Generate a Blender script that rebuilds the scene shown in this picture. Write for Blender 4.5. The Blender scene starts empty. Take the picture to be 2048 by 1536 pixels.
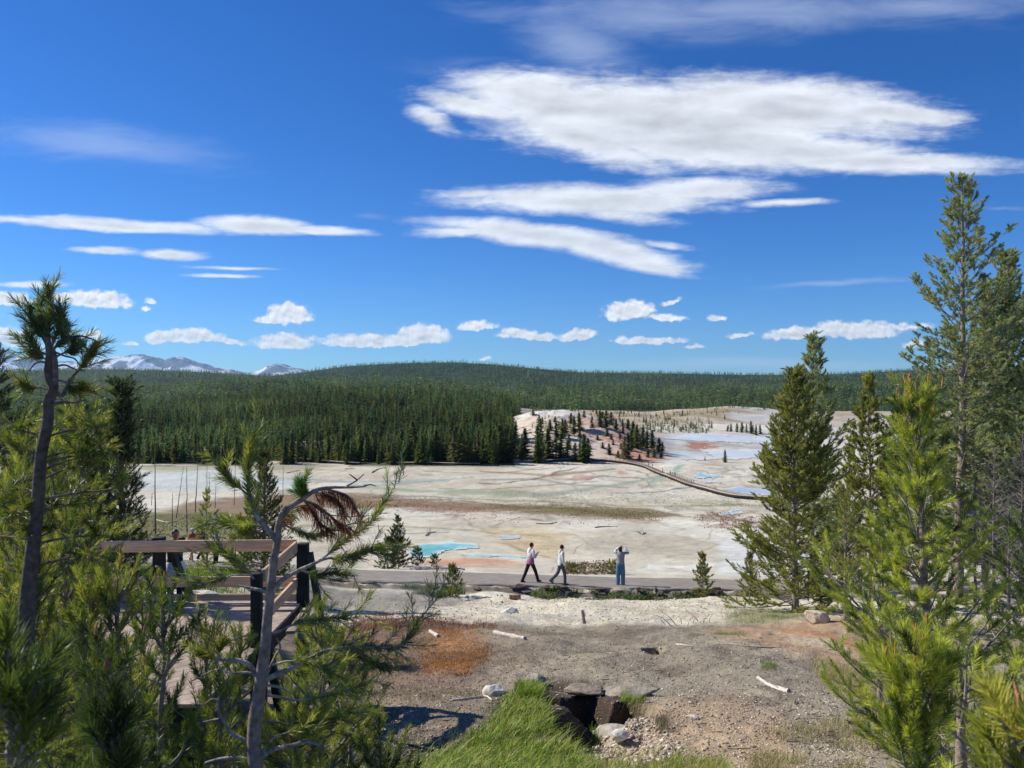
import bpy, bmesh, math, random
import numpy as np
from mathutils import Vector, Matrix

# ------------------------------------------------------------------ camera, sky, sun, exposure
sc = bpy.context.scene
COL = sc.collection
F = 1540.0                      # focal length in photo pixels (photo is 2048 wide)
HOR = 768.0
cam_d = bpy.data.cameras.new('camera')
cam = bpy.data.objects.new('camera', cam_d); COL.objects.link(cam)
cam_d.sensor_width = 36; cam_d.lens = F/2048*36
cam_d.clip_start = 0.05; cam_d.clip_end = 90000
cam.location = (0, 0, 0); cam.rotation_euler = (math.radians(90), 0, 0)
cam_d.dof.use_dof = True; cam_d.dof.focus_distance = 14; cam_d.dof.aperture_fstop = 9.0
sc.camera = cam
sc.view_settings.view_transform = 'Standard'; sc.view_settings.look = 'None'
sc.view_settings.exposure = 0.5; sc.view_settings.gamma = 1
sc.cycles.max_bounces = 6; sc.cycles.transparent_max_bounces = 6
sc.cycles.use_denoising = True

SUN_EL = 38.0
sun_dir = Vector((-0.94, 0.33, 0)).normalized()*math.cos(math.radians(SUN_EL))
sun_dir.z = math.sin(math.radians(SUN_EL))
sd = bpy.data.lights.new('sun', 'SUN'); sun = bpy.data.objects.new('sun', sd); COL.objects.link(sun)
sd.energy = 4.2; sd.angle = math.radians(0.5); sd.color = (1.0, 0.94, 0.83)
sun.rotation_euler = sun_dir.to_track_quat('Z', 'Y').to_euler()

world = bpy.data.worlds.new('World'); sc.world = world; world.use_nodes = True

class NT:
    """tiny helper to write node trees"""
    def __init__(s, nt): s.nt = nt; s.n = nt.nodes; s.l = nt.links
    def new(s, t, **kw):
        n = s.n.new(t)
        for k, v in kw.items(): setattr(n, k, v)
        return n
    def put(s, sock, v):
        if v is None: return
        if isinstance(v, bpy.types.NodeSocket): s.l.new(v, sock)
        else:
            if isinstance(v, tuple) and len(v) == 3 and sock.type == 'RGBA': v = v+(1,)
            sock.default_value = v
    def m(s, op, a, b=None, c=None, clamp=False):
        n = s.new('ShaderNodeMath', operation=op); n.use_clamp = clamp
        s.put(n.inputs[0], a); s.put(n.inputs[1], b); s.put(n.inputs[2], c); return n.outputs[0]
    def v(s, op, a, b=None):
        n = s.new('ShaderNodeVectorMath', operation=op); s.put(n.inputs[0], a); s.put(n.inputs[1], b)
        return n.outputs['Value'] if op in ('LENGTH', 'DOT_PRODUCT', 'DISTANCE') else n.outputs[0]
    def scale(s, a, k):
        n = s.new('ShaderNodeVectorMath', operation='SCALE'); s.put(n.inputs[0], a); s.put(n.inputs['Scale'], k); return n.outputs[0]
    def ramp(s, x, lo, hi, a=0.0, b=1.0, smooth=True):
        n = s.new('ShaderNodeMapRange'); n.interpolation_type = 'SMOOTHSTEP' if smooth else 'LINEAR'
        s.put(n.inputs[0], x); s.put(n.inputs[1], lo); s.put(n.inputs[2], hi); s.put(n.inputs[3], a); s.put(n.inputs[4], b)
        return n.outputs[0]
    def noise(s, vec, sc_, det=4, rough=.55, dist=0.0, color=False):
        n = s.new('ShaderNodeTexNoise'); s.put(n.inputs['Vector'], vec); s.put(n.inputs['Scale'], float(sc_))
        s.put(n.inputs['Detail'], float(det)); s.put(n.inputs['Roughness'], rough); s.put(n.inputs['Distortion'], dist)
        return n.outputs['Color' if color else 'Fac']
    def mix(s, f, a, b, mode='MIX'):
        n = s.new('ShaderNodeMix'); n.data_type = 'RGBA'; n.blend_type = mode
        s.put(n.inputs[0], f); s.put(n.inputs[6], a); s.put(n.inputs[7], b); return n.outputs[2]

# ---- sky with clouds, a function of direction only (units: 100 px of a plane one focal length away, +Y ahead)
def build_sky():
    w = NT(world.node_tree); w.n.clear()
    out = w.new('ShaderNodeOutputWorld'); bg = w.new('ShaderNodeBackground')
    sky = w.new('ShaderNodeTexSky'); sky.sky_type = 'NISHITA'; sky.sun_disc = False
    sky.sun_elevation = math.radians(SUN_EL); sky.sun_rotation = math.atan2(sun_dir.x, sun_dir.y)
    sky.air_density = 1.0; sky.dust_density = 0.3; sky.ozone_density = 2.5; sky.altitude = 2300
    hsv = w.new('ShaderNodeHueSaturation'); w.put(hsv.inputs['Saturation'], 1.32); w.put(hsv.inputs['Value'], 1.0)
    w.l.new(sky.outputs[0], hsv.inputs['Color'])
    base = w.mix(1.0, hsv.outputs[0], (0.52, 0.88, 1.30), 'MULTIPLY')
    tc = w.new('ShaderNodeTexCoord'); sep = w.new('ShaderNodeSeparateXYZ'); w.l.new(tc.outputs['Generated'], sep.inputs[0])
    X, Y, Z = sep.outputs
    Ys = w.m('MAXIMUM', Y, 0.15)
    U = w.m('MULTIPLY', w.m('DIVIDE', X, Ys), F/100); V = w.m('MULTIPLY', w.m('DIVIDE', Z, Ys), F/100)
    cmb = w.new('ShaderNodeCombineXYZ'); w.put(cmb.inputs[0], U); w.put(cmb.inputs[1], V); P = cmb.outputs[0]
    def warp(vec, sc_, amp, det=5, rough=.6, stretch=(1, 1, 1)):
        c = w.noise(w.v('MULTIPLY', vec, stretch), sc_, det, rough, 0.0, True)
        d = w.v('SUBTRACT', c, (.5, .5, .5)); return w.v('ADD', vec, w.v('MULTIPLY', d, amp))
    def field(vec, blobs, flat):
        cur = None
        for (cx, cy, rx, ry, rot, wt) in blobs:
            if flat: rx *= 1.12; ry *= 1.22; wt = min(1, wt*1.15)
            mp = w.new('ShaderNodeMapping'); mp.vector_type = 'TEXTURE'
            w.put(mp.inputs[0], vec)
            mp.inputs['Location'].default_value = ((cx-1024)/100, (HOR-cy)/100, 0)
            mp.inputs['Rotation'].default_value = (0, 0, math.radians(-rot))
            mp.inputs['Scale'].default_value = (rx/100, ry/100, 1)
            o = mp.outputs[0]
            if flat: o = w.v('MAXIMUM', o, w.v('MULTIPLY', o, (-1, -1.9, 0)))
            f = w.m('MULTIPLY_ADD', w.v('LENGTH', o), -wt, wt)
            cur = f if cur is None else w.m('MAXIMUM', cur, f)
        return cur
    # soft lenticular sheets (rot in degrees, clockwise = falling to the right)
    S = [(1330, 245, 430, 95, 5, 1), (1100, 205, 220, 60, 12, .9), (960, 215, 150, 26, 10, .6), (1560, 215, 360, 70, 4, .9), (1440, 285, 330, 62, 3, 1), (1160, 275, 220, 45, 20, .8),
         (1740, 322, 330, 26, 2, .8), (1600, 300, 300, 40, 3, .8), (1790, 225, 160, 28, 8, .8), (868, 235, 60, 22, 25, .45), (1080, 160, 160, 22, 0, .5),
         (1180, 400, 300, 34, 1, .85), (1400, 378, 190, 26, -2, .7), (1230, 425, 120, 20, 6, .5), (1570, 404, 110, 9, -2, .5), (960, 388, 110, 14, -1, .45),
         (1080, 472, 250, 27, 7, .85), (1220, 500, 190, 30, 12, .8), (1300, 530, 100, 18, 8, .6), (930, 463, 110, 13, -2, .6), (1330, 490, 60, 9, 5, .45),
         (230, 450, 260, 15, 3, .8), (510, 450, 130, 20, 2, .9), (640, 459, 110, 10, 4, .6), (60, 440, 110, 8, 3, .5),
         (215, 501, 80, 9, 3, .6), (340, 509, 80, 12, 2, .75), (445, 550, 70, 5, 1, .6), (470, 534, 90, 4, 1, .4), (60, 569, 80, 7, 0, .6)]
    C = [(190, 603, 78, 22, 4, 1), (130, 598, 30, 14, 0, .8), (25, 603, 48, 18, 3, 1), (302, 605, 14, 8, 0, .5), (290, 618, 12, 5, 0, .4), (578, 634, 48, 28, 0, 1), (550, 642, 40, 12, 0, .8),
         (330, 678, 40, 16, 0, .8), (390, 675, 60, 17, 4, .9), (455, 684, 35, 9, 5, .6), (572, 687, 66, 20, 0, 1), (730, 685, 90, 17, 0, .9), (845, 674, 58, 25, 0, 1), (800, 684, 60, 14, 0, .8), (955, 654, 42, 12, -3, .7),
         (1035, 670, 45, 14, 2, .8), (1085, 676, 35, 10, 0, .6), (1155, 674, 42, 15, -8, .8), (1258, 625, 55, 24, -5, 1), (1330, 637, 50, 9, 2, .6), (1343, 606, 22, 6, -15, .4), (1432, 638, 22, 9, 0, .5),
         (1300, 683, 75, 9, 0, .7), (1390, 694, 22, 6, -6, .5), (1484, 671, 36, 7, -5, .55), (1600, 670, 75, 16, -3, .8), (1710, 664, 95, 22, 0, 1), (20, 680, 60, 24, 10, .9), (182, 673, 28, 12, 0, .6), (262, 687, 18, 7, 0, .5),
         (1830, 690, 30, 9, -8, .5), (972, 717, 14, 5, -10, .4), (1820, 655, 60, 10, -5, .4), (1250, 683, 20, 10, 0, .5), (2150, 660, 90, 20, 0, .8), (-150, 670, 90, 20, 0, .8)]
    VEIL = [(1480, 20, 640, 60, 0, .8), (1150, 90, 170, 70, 15, .8), (1330, 40, 330, 60, 0, .8), (200, 290, 330, 55, 6, .7), (1850, 10, 300, 40, 0, .8), (1660, 568, 190, 9, -2, .7), (740, 433, 60, 10, 0, .4), (1500, 727, 420, 16, 0, .9), (1080, 175, 260, 60, 8, .5), (2010, 418, 60, 7, 2, .5)]
    Ps = warp(P, 1.1, (.50, .16, 0), 6, .62, (.35, 1.2, 1))
    fS = field(Ps, S, False)
    nS = w.noise(w.v('MULTIPLY', P, (.42, 1.5, 1)), 1.5, 7, .50, .2)
    nA = w.noise(w.v('MULTIPLY', P, (.30, 1.7, 1)), 2.2, 10, .64, .5)
    nB = w.noise(w.v('MULTIPLY', P, (.6, 1.1, 1)), 5.0, 8, .62, .4)
    dS = w.m('ADD', fS, w.m('ADD', w.m('MULTIPLY', w.m('SUBTRACT', nA, .5), .72), w.m('MULTIPLY', w.m('SUBTRACT', nB, .5), .30)))
    aS = w.ramp(dS, -.14, .44)
    Pc = warp(P, 4.0, (.26, .20, 0), 5, .6)
    fC = field(Pc, C, True)
    nC = w.noise(P, 4.5, 7, .56)
    dC = w.m('ADD', fC, w.m('MULTIPLY', w.m('SUBTRACT', nC, .5), .8))
    aC = w.ramp(dC, .0, .34)
    Pv = warp(P, .9, (.9, .35, 0), 6, .65, (.45, 1.1, 1))
    fV = field(Pv, VEIL, False)
    nV = w.noise(w.v('MULTIPLY', P, (.30, 1.4, 1)), 1.5, 8, .65, .6)
    aV = w.m('MULTIPLY', w.ramp(w.m('ADD', fV, w.m('SUBTRACT', nV, .5)), -.05, .9), .42)
    front = w.ramp(Y, .16, .3)
    # cloud brightness: thick parts greyer beneath, sunlit from the upper left
    nS2 = w.noise(w.v('ADD', w.v('MULTIPLY', P, (.42, 1.5, 1)), (-.06, .22, 0)), 1.5, 7, .50, .2)
    litS = w.m('MULTIPLY', w.m('SUBTRACT', nS, nS2), .55)
    thick = w.ramp(fS, .30, .95, 0, .20)
    bS = w.m('ADD', w.m('SUBTRACT', w.m('ADD', .93, litS), thick), w.m('MULTIPLY', w.m('SUBTRACT', nB, .5), .22))
    nC2 = w.noise(w.v('ADD', P, (-.035, .06, 0)), 4.5, 7, .56)
    # brighter crest: the field of the same blobs seen a little higher
    bC = w.m('ADD', .95, w.m('MULTIPLY', w.m('SUBTRACT', nC, nC2), 1.2))
    bC = w.m('SUBTRACT', bC, w.ramp(fC, .35, 1.0, -.04, .12))
    def colr(b, tint): return w.scale(w.mix(1.0, (1, 1, 1), tint, 'MULTIPLY'), b)
    K = 10.2                                     # background strength is 0.1
    col = w.mix(w.m('MULTIPLY', aV, front), base, tuple(K*c for c in (.62, .72, .93)))
    col = w.mix(w.m('MULTIPLY', w.m('MULTIPLY', aS, .95), front), col, w.scale(w.scale(w.v('ADD', (0, 0, 0), (.93, .97, 1.04)), bS), K))
    col = w.mix(w.m('MULTIPLY', w.m('MULTIPLY', aC, .97), front), col, w.scale(w.scale(w.v('ADD', (0, 0, 0), (1.0, 1.0, 1.03)), bC), K))
    w.l.new(col, bg.inputs[0]); bg.inputs[1].default_value = 0.072
    w.l.new(bg.outputs[0], out.inputs[0])
build_sky()

# ------------------------------------------------------------------ small tools
def lin(r, g, b):
    def f(c):
        c /= 255.0
        return c/12.92 if c <= .04045 else ((c+.055)/1.055)**2.4
    return np.array([f(r), f(g), f(b)])

def _hash(ix, iy, seed):
    h = (ix.astype(np.int64)*374761393 + iy.astype(np.int64)*668265263 + seed*1442695041) & 0xFFFFFFFF
    h = ((h ^ (h >> 13))*1274126177) & 0xFFFFFFFF
    h = (h ^ (h >> 16)) & 0xFFFFFFFF
    return h/4294967295.0
def vn(x, y, seed=0):
    ix = np.floor(x); iy = np.floor(y); fx = x-ix; fy = y-iy
    fx = fx*fx*(3-2*fx); fy = fy*fy*(3-2*fy)
    a = _hash(ix, iy, seed); b = _hash(ix+1, iy, seed); c = _hash(ix, iy+1, seed); d = _hash(ix+1, iy+1, seed)
    return (a*(1-fx)+b*fx)*(1-fy) + (c*(1-fx)+d*fx)*fy
def fbm(x, y, oct=4, seed=0, g=.5):
    s = 0; a = 1; t = 0
    for o in range(oct):
        s = s + a*vn(x, y, seed+o*17); t += a; a *= g; x = x*2.03+11.3; y = y*2.03-7.1
    return s/t
def sm(x, a, b):
    t = np.clip((x-a)/(b-a), 0, 1); return t*t*(3-2*t)

def tag(o, label=None, cat=None, group=None, kind=None):
    if label: o['label'] = label
    if cat: o['category'] = cat
    if group: o['group'] = group
    if kind: o['kind'] = kind
    return o
def link(o, parent=None):
    COL.objects.link(o)
    if parent: o.parent = parent
    return o
def empty(name, loc, label=None, cat=None, group=None, rz=0):
    o = bpy.data.objects.new(name, None); o.location = loc; o.rotation_euler = (0, 0, rz); o.empty_display_size = .2
    COL.objects.link(o); return tag(o, label, cat, group)

def mesh_data(name, V, faces, mat=None, col=None, smooth=False):
    """V (n,3); faces: list of int arrays (k,3) or (k,4)"""
    me = bpy.data.meshes.new(name); V = np.asarray(V, dtype=np.float32)
    me.vertices.add(len(V)); me.vertices.foreach_set('co', V.ravel())
    faces = [np.asarray(f, dtype=np.int32) for f in faces if len(f)]
    nl = sum(f.size for f in faces); nf = sum(len(f) for f in faces)
    me.loops.add(nl); me.polygons.add(nf)
    me.loops.foreach_set('vertex_index', np.concatenate([f.ravel() for f in faces]))
    ls = []; s = 0
    for f in faces:
        ls.append(s+np.arange(len(f))*f.shape[1]); s += f.size
    me.polygons.foreach_set('loop_start', np.concatenate(ls).astype(np.int32))
    me.update(calc_edges=True)
    if col is not None:
        a = me.color_attributes.new('Col', 'FLOAT_COLOR', 'POINT')
        c = np.ones((len(V), 4), dtype=np.float32); c[:, :col.shape[1]] = col; a.data.foreach_set('color', c.ravel())
    if smooth: me.polygons.foreach_set('use_smooth', np.ones(nf, dtype=bool))
    if mat: me.materials.append(mat)
    return me
def mobj(name, V, faces, mat, parent=None, col=None, smooth=False):
    return link(bpy.data.objects.new(name, mesh_data(name, V, faces, mat, col, smooth)), parent)

class Acc:
    """collects shapes of ONE part into one mesh"""
    def __init__(s): s.V = []; s.f3 = []; s.f4 = []; s.C = []; s.n = 0
    def add(s, V, f, col=(1, 1, 1)):
        V = np.asarray(V, float); f = np.asarray(f)
        (s.f3 if f.shape[1] == 3 else s.f4).append(f+s.n); s.V.append(V); s.n += len(V)
        c = np.asarray(col, float)
        s.C.append(np.broadcast_to(c, (len(V), 3)) if c.ndim == 1 else c)
    def box(s, c, h, R=None, col=(1, 1, 1)):
        q = np.array([[x, y, z] for x in (-1, 1) for y in (-1, 1) for z in (-1, 1)], float)*np.array(h)
        if R is not None: q = q @ np.asarray(R).T
        s.add(q+np.array(c), [[0, 1, 3, 2], [4, 6, 7, 5], [0, 4, 5, 1], [2, 3, 7, 6], [0, 2, 6, 4], [1, 5, 7, 3]], col)
    def bar(s, a, b, w, h, up=(0, 0, 1), col=(1, 1, 1)):
        a = np.array(a, float); b = np.array(b, float); d = b-a; L = np.linalg.norm(d); d /= L
        x = np.cross(d, up); x /= np.linalg.norm(x); z = np.cross(x, d)
        s.box((a+b)/2, (w/2, L/2, h/2), np.stack([x, d, z], 1), col)
    def tube(s, P, r, k=6, col=(1, 1, 1), cap=True):
        V, f = tube(P, r, k); s.add(V, f, col)
        if cap:
            n = len(P)
            for j, q in ((0, P[0]), (n-1, P[-1])):
                ring = V[j*k:(j+1)*k]; i = np.arange(k)
                t = np.stack([np.zeros(k, int), 1+(i+1) % k, 1+i], 1)
                if j: t = t[:, ::-1]
                s.add(np.concatenate([[q], ring]), t, col)
    def build(s, name, mat, parent=None, smooth=False):
        fs = []
        if s.f3: fs.append(np.concatenate(s.f3))
        if s.f4: fs.append(np.concatenate(s.f4))
        return mobj(name, np.concatenate(s.V), fs, mat, parent, np.concatenate(s.C), smooth)
    def data(s, name, mat, smooth=False):
        fs = []
        if s.f3: fs.append(np.concatenate(s.f3))
        if s.f4: fs.append(np.concatenate(s.f4))
        return mesh_data(name, np.concatenate(s.V), fs, mat, np.concatenate(s.C), smooth)

def tube(P, r, k=6):
    P = np.asarray(P, float); n = len(P); r = np.broadcast_to(np.asarray(r, float), (n,))
    T = np.gradient(P, axis=0); T /= (np.linalg.norm(T, axis=1, keepdims=True)+1e-9)
    ref = np.array([0, 0, 1.0]) if abs(T[:, 2]).mean() < .8 else np.array([0, 1.0, 0.03])
    A = np.cross(T, ref); A /= (np.linalg.norm(A, axis=1, keepdims=True)+1e-9); B = np.cross(T, A)
    th = np.arange(k)*2*math.pi/k
    V = P[:, None, :] + r[:, None, None]*(np.cos(th)[None, :, None]*A[:, None, :]+np.sin(th)[None, :, None]*B[:, None, :])
    i = np.arange(n-1)[:, None]*k; j = np.arange(k)[None, :]; j2 = (j+1) % k
    f = np.stack([i+j, i+j2, i+k+j2, i+k+j], -1).reshape(-1, 4)
    return V.reshape(-1, 3), f

def smooth_line(pts, n=24):
    pts = np.asarray(pts, float)
    if len(pts) < 3: 
        t = np.linspace(0, 1, n)[:, None]; return pts[0]*(1-t)+pts[-1]*t
    d = np.concatenate([[0], np.cumsum(np.linalg.norm(np.diff(pts, axis=0), axis=1))]); t = np.linspace(0, d[-1], n)
    m = np.gradient(pts, d, axis=0); i = np.clip(np.searchsorted(d, t, 'right')-1, 0, len(d)-2)
    h = (d[i+1]-d[i]); u = ((t-d[i])/h)[:, None]; h = h[:, None]
    return (2*u**3-3*u**2+1)*pts[i]+(u**3-2*u**2+u)*h*m[i]+(-2*u**3+3*u**2)*pts[i+1]+(u**3-u**2)*h*m[i+1]

def PX(px, py, d): return np.array([(px-1024)/F*d, d, (HOR-py)/F*d])

# ------------------------------------------------------------------ materials
def mat_attr(name, rough=.8, mul=(1, 1, 1), noise=None, bump=None, transl=0.0, spec=.3):
    """colour from the mesh attribute Col, times an optional noise, with optional bump"""
    m = bpy.data.materials.new(name); m.use_nodes = True; t = NT(m.node_tree); bs = t.n['Principled BSDF']
    at = t.new('ShaderNodeAttribute'); at.attribute_name = 'Col'; c = at.outputs['Color']
    tc = t.new('ShaderNodeTexCoord').outputs['Object']
    if noise:
        f = t.ramp(t.noise(tc, noise[0], 5), .3, .7, noise[1], noise[2], False); c = t.scale(c, f)
    if mul != (1, 1, 1): c = t.mix(1.0, c, mul, 'MULTIPLY')
    t.l.new(c, bs.inputs['Base Color']); bs.inputs['Roughness'].default_value = rough; bs.inputs['Specular IOR Level'].default_value = spec
    if bump:
        b = t.new('ShaderNodeBump'); b.inputs['Strength'].default_value = bump[1]; b.inputs['Distance'].default_value = bump[2]
        t.l.new(t.noise(tc, bump[0], 6), b.inputs['Height']); t.l.new(b.outputs[0], bs.inputs['Normal'])
    if transl:
        tr = t.new('ShaderNodeBsdfTranslucent'); t.l.new(t.mix(1.0, c, (1.2, 1.2, .72), 'MULTIPLY'), tr.inputs[0])
        mx = t.new('ShaderNodeMixShader'); mx.inputs[0].default_value = transl
        t.l.new(bs.outputs[0], mx.inputs[1]); t.l.new(tr.outputs[0], mx.inputs[2]); t.l.new(mx.outputs[0], t.n['Material Output'].inputs[0])
    return m
def mat_plain(name, c, rough=.7, noise=None, bump=None, spec=.3, metal=0):
    m = bpy.data.materials.new(name); m.use_nodes = True; t = NT(m.node_tree); bs = t.n['Principled BSDF']
    tc = t.new('ShaderNodeTexCoord').outputs['Object']
    if noise:
        f = t.ramp(t.noise(t.v('MULTIPLY', tc, noise[3] if len(noise) > 3 else (1, 1, 1)), noise[0], 6), .3, .7, noise[1], noise[2], False)
        cc = t.scale(t.v('ADD', (0, 0, 0), tuple(float(q) for q in c)), f); t.l.new(cc, bs.inputs['Base Color'])
    else: bs.inputs['Base Color'].default_value = tuple(float(q) for q in c)+(1,)
    bs.inputs['Roughness'].default_value = rough; bs.inputs['Specular IOR Level'].default_value = spec; bs.inputs['Metallic'].default_value = metal
    if bump:
        b = t.new('ShaderNodeBump'); b.inputs['Strength'].default_value = bump[1]; b.inputs['Distance'].default_value = bump[2]
        t.l.new(t.noise(tc, bump[0], 6), b.inputs['Height']); t.l.new(b.outputs[0], bs.inputs['Normal'])
    return m

M_needle = mat_attr('pine_needles', .42, mul=(1.15, 1.15, 1.1), transl=.40, spec=.4)
M_far = mat_attr('conifer_foliage', .7, transl=.42, spec=.15)
M_bark = mat_attr('bark', .9, noise=(30, .55, 1.35), bump=(60, .7, .01), spec=.15)
M_barkfar = mat_attr('far_bark', .9, noise=(3, .6, 1.3), spec=.1)
M_dead = mat_attr('weathered_wood', .85, noise=(14, .65, 1.25), bump=(40, .5, .01), spec=.15)
M_stone = mat_attr('pale_rock', .9, noise=(9, .62, 1.25), bump=(14, .9, .03), spec=.15)
M_grass = mat_attr('grass_blades', .55, transl=.35, spec=.3)
M_pebble = mat_attr('pebbles', .9, spec=.15)

# ------------------------------------------------------------------ the terrain
# rows: distance ahead -> height in the photo (row of pixels) as a function of the column of pixels, or ('z', height)
ROWS = [
 (0.0, ('z', -1.65)), (2.5, ('z', -2.05)), (5.0, ('z', -2.95)),
 (8.0, [(0, 1536)]), (10, [(0, 1466)]), (14, [(0, 1320), (420, 1330), (600, 1355)]), (19, [(0, 1192), (430, 1195), (640, 1265)]), (21.5, [(0, 1180), (440, 1184), (660, 1238)]), (24, [(0, 1170), (450, 1174), (680, 1224)]), (27, [(0, 1158), (460, 1164), (700, 1207)]), (30, [(0, 1149), (470, 1154), (720, 1190)]),
 (32.5, [(300, 1141), (480, 1146), (700, 1168), (1000, 1172), (1500, 1180)]), (37, [(300, 1121), (520, 1128), (700, 1142), (1000, 1148), (1500, 1157)]), (45, [(300, 1106), (700, 1132), (1000, 1138), (1500, 1142)]),
 (60, [(300, 1096), (700, 1116), (1000, 1120)]), (80, [(300, 1084), (700, 1094), (1000, 1096)]), (120, [(0, 1058)]), (160, [(0, 1029)]), (190, [(0, 1008)]), (230, [(0, 981)]), (275, [(0, 955)]),
 (330, [(0, 931), (1200, 931), (1340, 929)]),
 (400, [(0, 908), (950, 905), (1040, 882), (1100, 870), (1200, 874), (1270, 886), (1340, 907), (1400, 909)]),
 (480, [(0, 884), (850, 876), (1000, 850), (1060, 823), (1130, 823), (1200, 837), (1270, 862), (1330, 889), (1400, 892)]),
 (600, [(0, 852), (900, 846), (1000, 838), (1060, 836), (1130, 840), (1200, 848), (1270, 862), (1400, 872)]),
 (900, [(0, 836), (250, 832), (400, 816), (560, 800), (700, 796), (850, 797), (950, 804), (1050, 818), (1130, 833), (1200, 836), (1300, 841), (1400, 846), (1540, 851)]),
 (1150, [(0, 838), (300, 834), (500, 816), (900, 808), (1050, 822), (1130, 822), (1200, 824), (1300, 828), (1380, 820), (1450, 812), (1520, 819), (1600, 826)]),
 (1500, [(0, 814), (500, 812), (900, 808), (1100, 815), (1500, 822), (2048, 822)]),
 (2200, [(0, 786), (250, 782), (420, 772), (560, 766), (700, 764), (850, 768), (1000, 778), (1200, 790), (1500, 786), (1750, 776), (2048, 770)]),
 (3000, [(0, 778), (1000, 780), (2048, 776)]),
 (4500, [(-600, 748), (0, 743), (210, 739), (350, 742), (480, 749), (540, 753), (620, 743), (700, 732), (800, 727), (900, 725), (980, 729), (1080, 738), (1150, 745), (1300, 747), (1540, 751), (1700, 748), (1800, 742), (2048, 738)]),
 (7000, [(0, 762)]), (9500, [(0, 764)]), (60000, [(0, 768)])]
GX = np.arange(-900, 2960, 10.0)
def _table():
    d = np.array([r[0] for r in ROWS]); Z = np.zeros((len(ROWS), len(GX)))
    for k, (dd, row) in enumerate(ROWS):
        if row[0] == 'z': Z[k] = row[1]
        else:
            py = np.interp(GX, [a for a, b in row], [b for a, b in row])
            ker = np.ones(5)/5; py = np.convolve(np.pad(py, 2, mode='edge'), ker, 'valid')
            Z[k] = (HOR-py)/F*dd
    S_ = np.concatenate([np.linspace(0, 30, 301), np.geomspace(30.2, 60000, 700)])
    h = np.diff(d)[:, None]; dl = np.diff(Z, axis=0)/h          # monotone cubic
    m = np.zeros_like(Z); m[0] = dl[0]; m[-1] = dl[-1]
    a, b = dl[:-1], dl[1:]; w1 = 2*h[1:]+h[:-1]; w2 = h[1:]+2*h[:-1]
    with np.errstate(all='ignore'):
        m[1:-1] = np.where(a*b > 0, (w1+w2)/(w1/a+w2/b), 0)
    i = np.clip(np.searchsorted(d, S_, 'right')-1, 0, len(d)-2); hh = (d[i+1]-d[i])[:, None]; u = (S_-d[i])[:, None]/hh
    T = (2*u**3-3*u**2+1)*Z[i]+(u**3-2*u**2+u)*hh*m[i]+(-2*u**3+3*u**2)*Z[i+1]+(u**3-u**2)*hh*m[i+1]
    return S_, T
TS, TT = _table()
FMAX = math.atan(1.22)
def polar(X, Y):
    ph = np.arctan2(X, Y); r = np.hypot(X, Y); pc = np.clip(ph, -FMAX, FMAX)
    d = r*np.cos(pc); px = 1024+F*np.tan(pc); return px, d
def base_h(X, Y):
    px, d = polar(X, Y)
    i = np.clip(np.searchsorted(TS, d, 'right')-1, 0, len(TS)-2); u = (d-TS[i])/(TS[i+1]-TS[i])
    g = np.clip((px-GX[0])/10, 0, len(GX)-1.001); j = g.astype(int); v = g-j
    return (TT[i, j]*(1-v)+TT[i, j+1]*v)*(1-u)+(TT[i+1, j]*(1-v)+TT[i+1, j+1]*v)*u
# walking path: near and far edge, in metres ahead, along the columns of the photo
PATH = [(-400, 33.0, 36.5), (100, 34.0, 37.5), (300, 35.0, 38.2), (520, 34.2, 37.5), (660, 33.0, 37.4), (800, 33.0, 37.4), (1000, 32.6, 37.0), (1200, 32.0, 36.2), (1400, 32.2, 36.2), (1560, 32.2, 36.0), (1800, 32.0, 35.6), (2400, 31, 34.5)]
def path_near(px): return np.interp(px, [p[0] for p in PATH], [p[1] for p in PATH]) + .12*np.sin(px*.031)+.08*np.sin(px*.083+1)
def path_far(px): return np.interp(px, [p[0] for p in PATH], [p[2] for p in PATH]) + .10*np.sin(px*.027+2)+.06*np.sin(px*.09)

def find(px, py, lo=4.0, hi=9000):
    """point of the smooth terrain seen at a pixel"""
    d = np.geomspace(lo, hi, 4000); X = (px-1024)/F*d; z = base_h(X, d); pp = HOR-z/d*F
    k = np.argmax(pp <= py)
    if k == 0: k = 1
    a, b = pp[k-1], pp[k]; t = 0 if a == b else np.clip((a-py)/(a-b), 0, 1)
    dd = d[k-1]*(1-t)+d[k]*t; return np.array([(px-1024)/F*dd, dd, float(base_h(np.array([(px-1024)/F*dd]), np.array([dd]))[0])])

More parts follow.
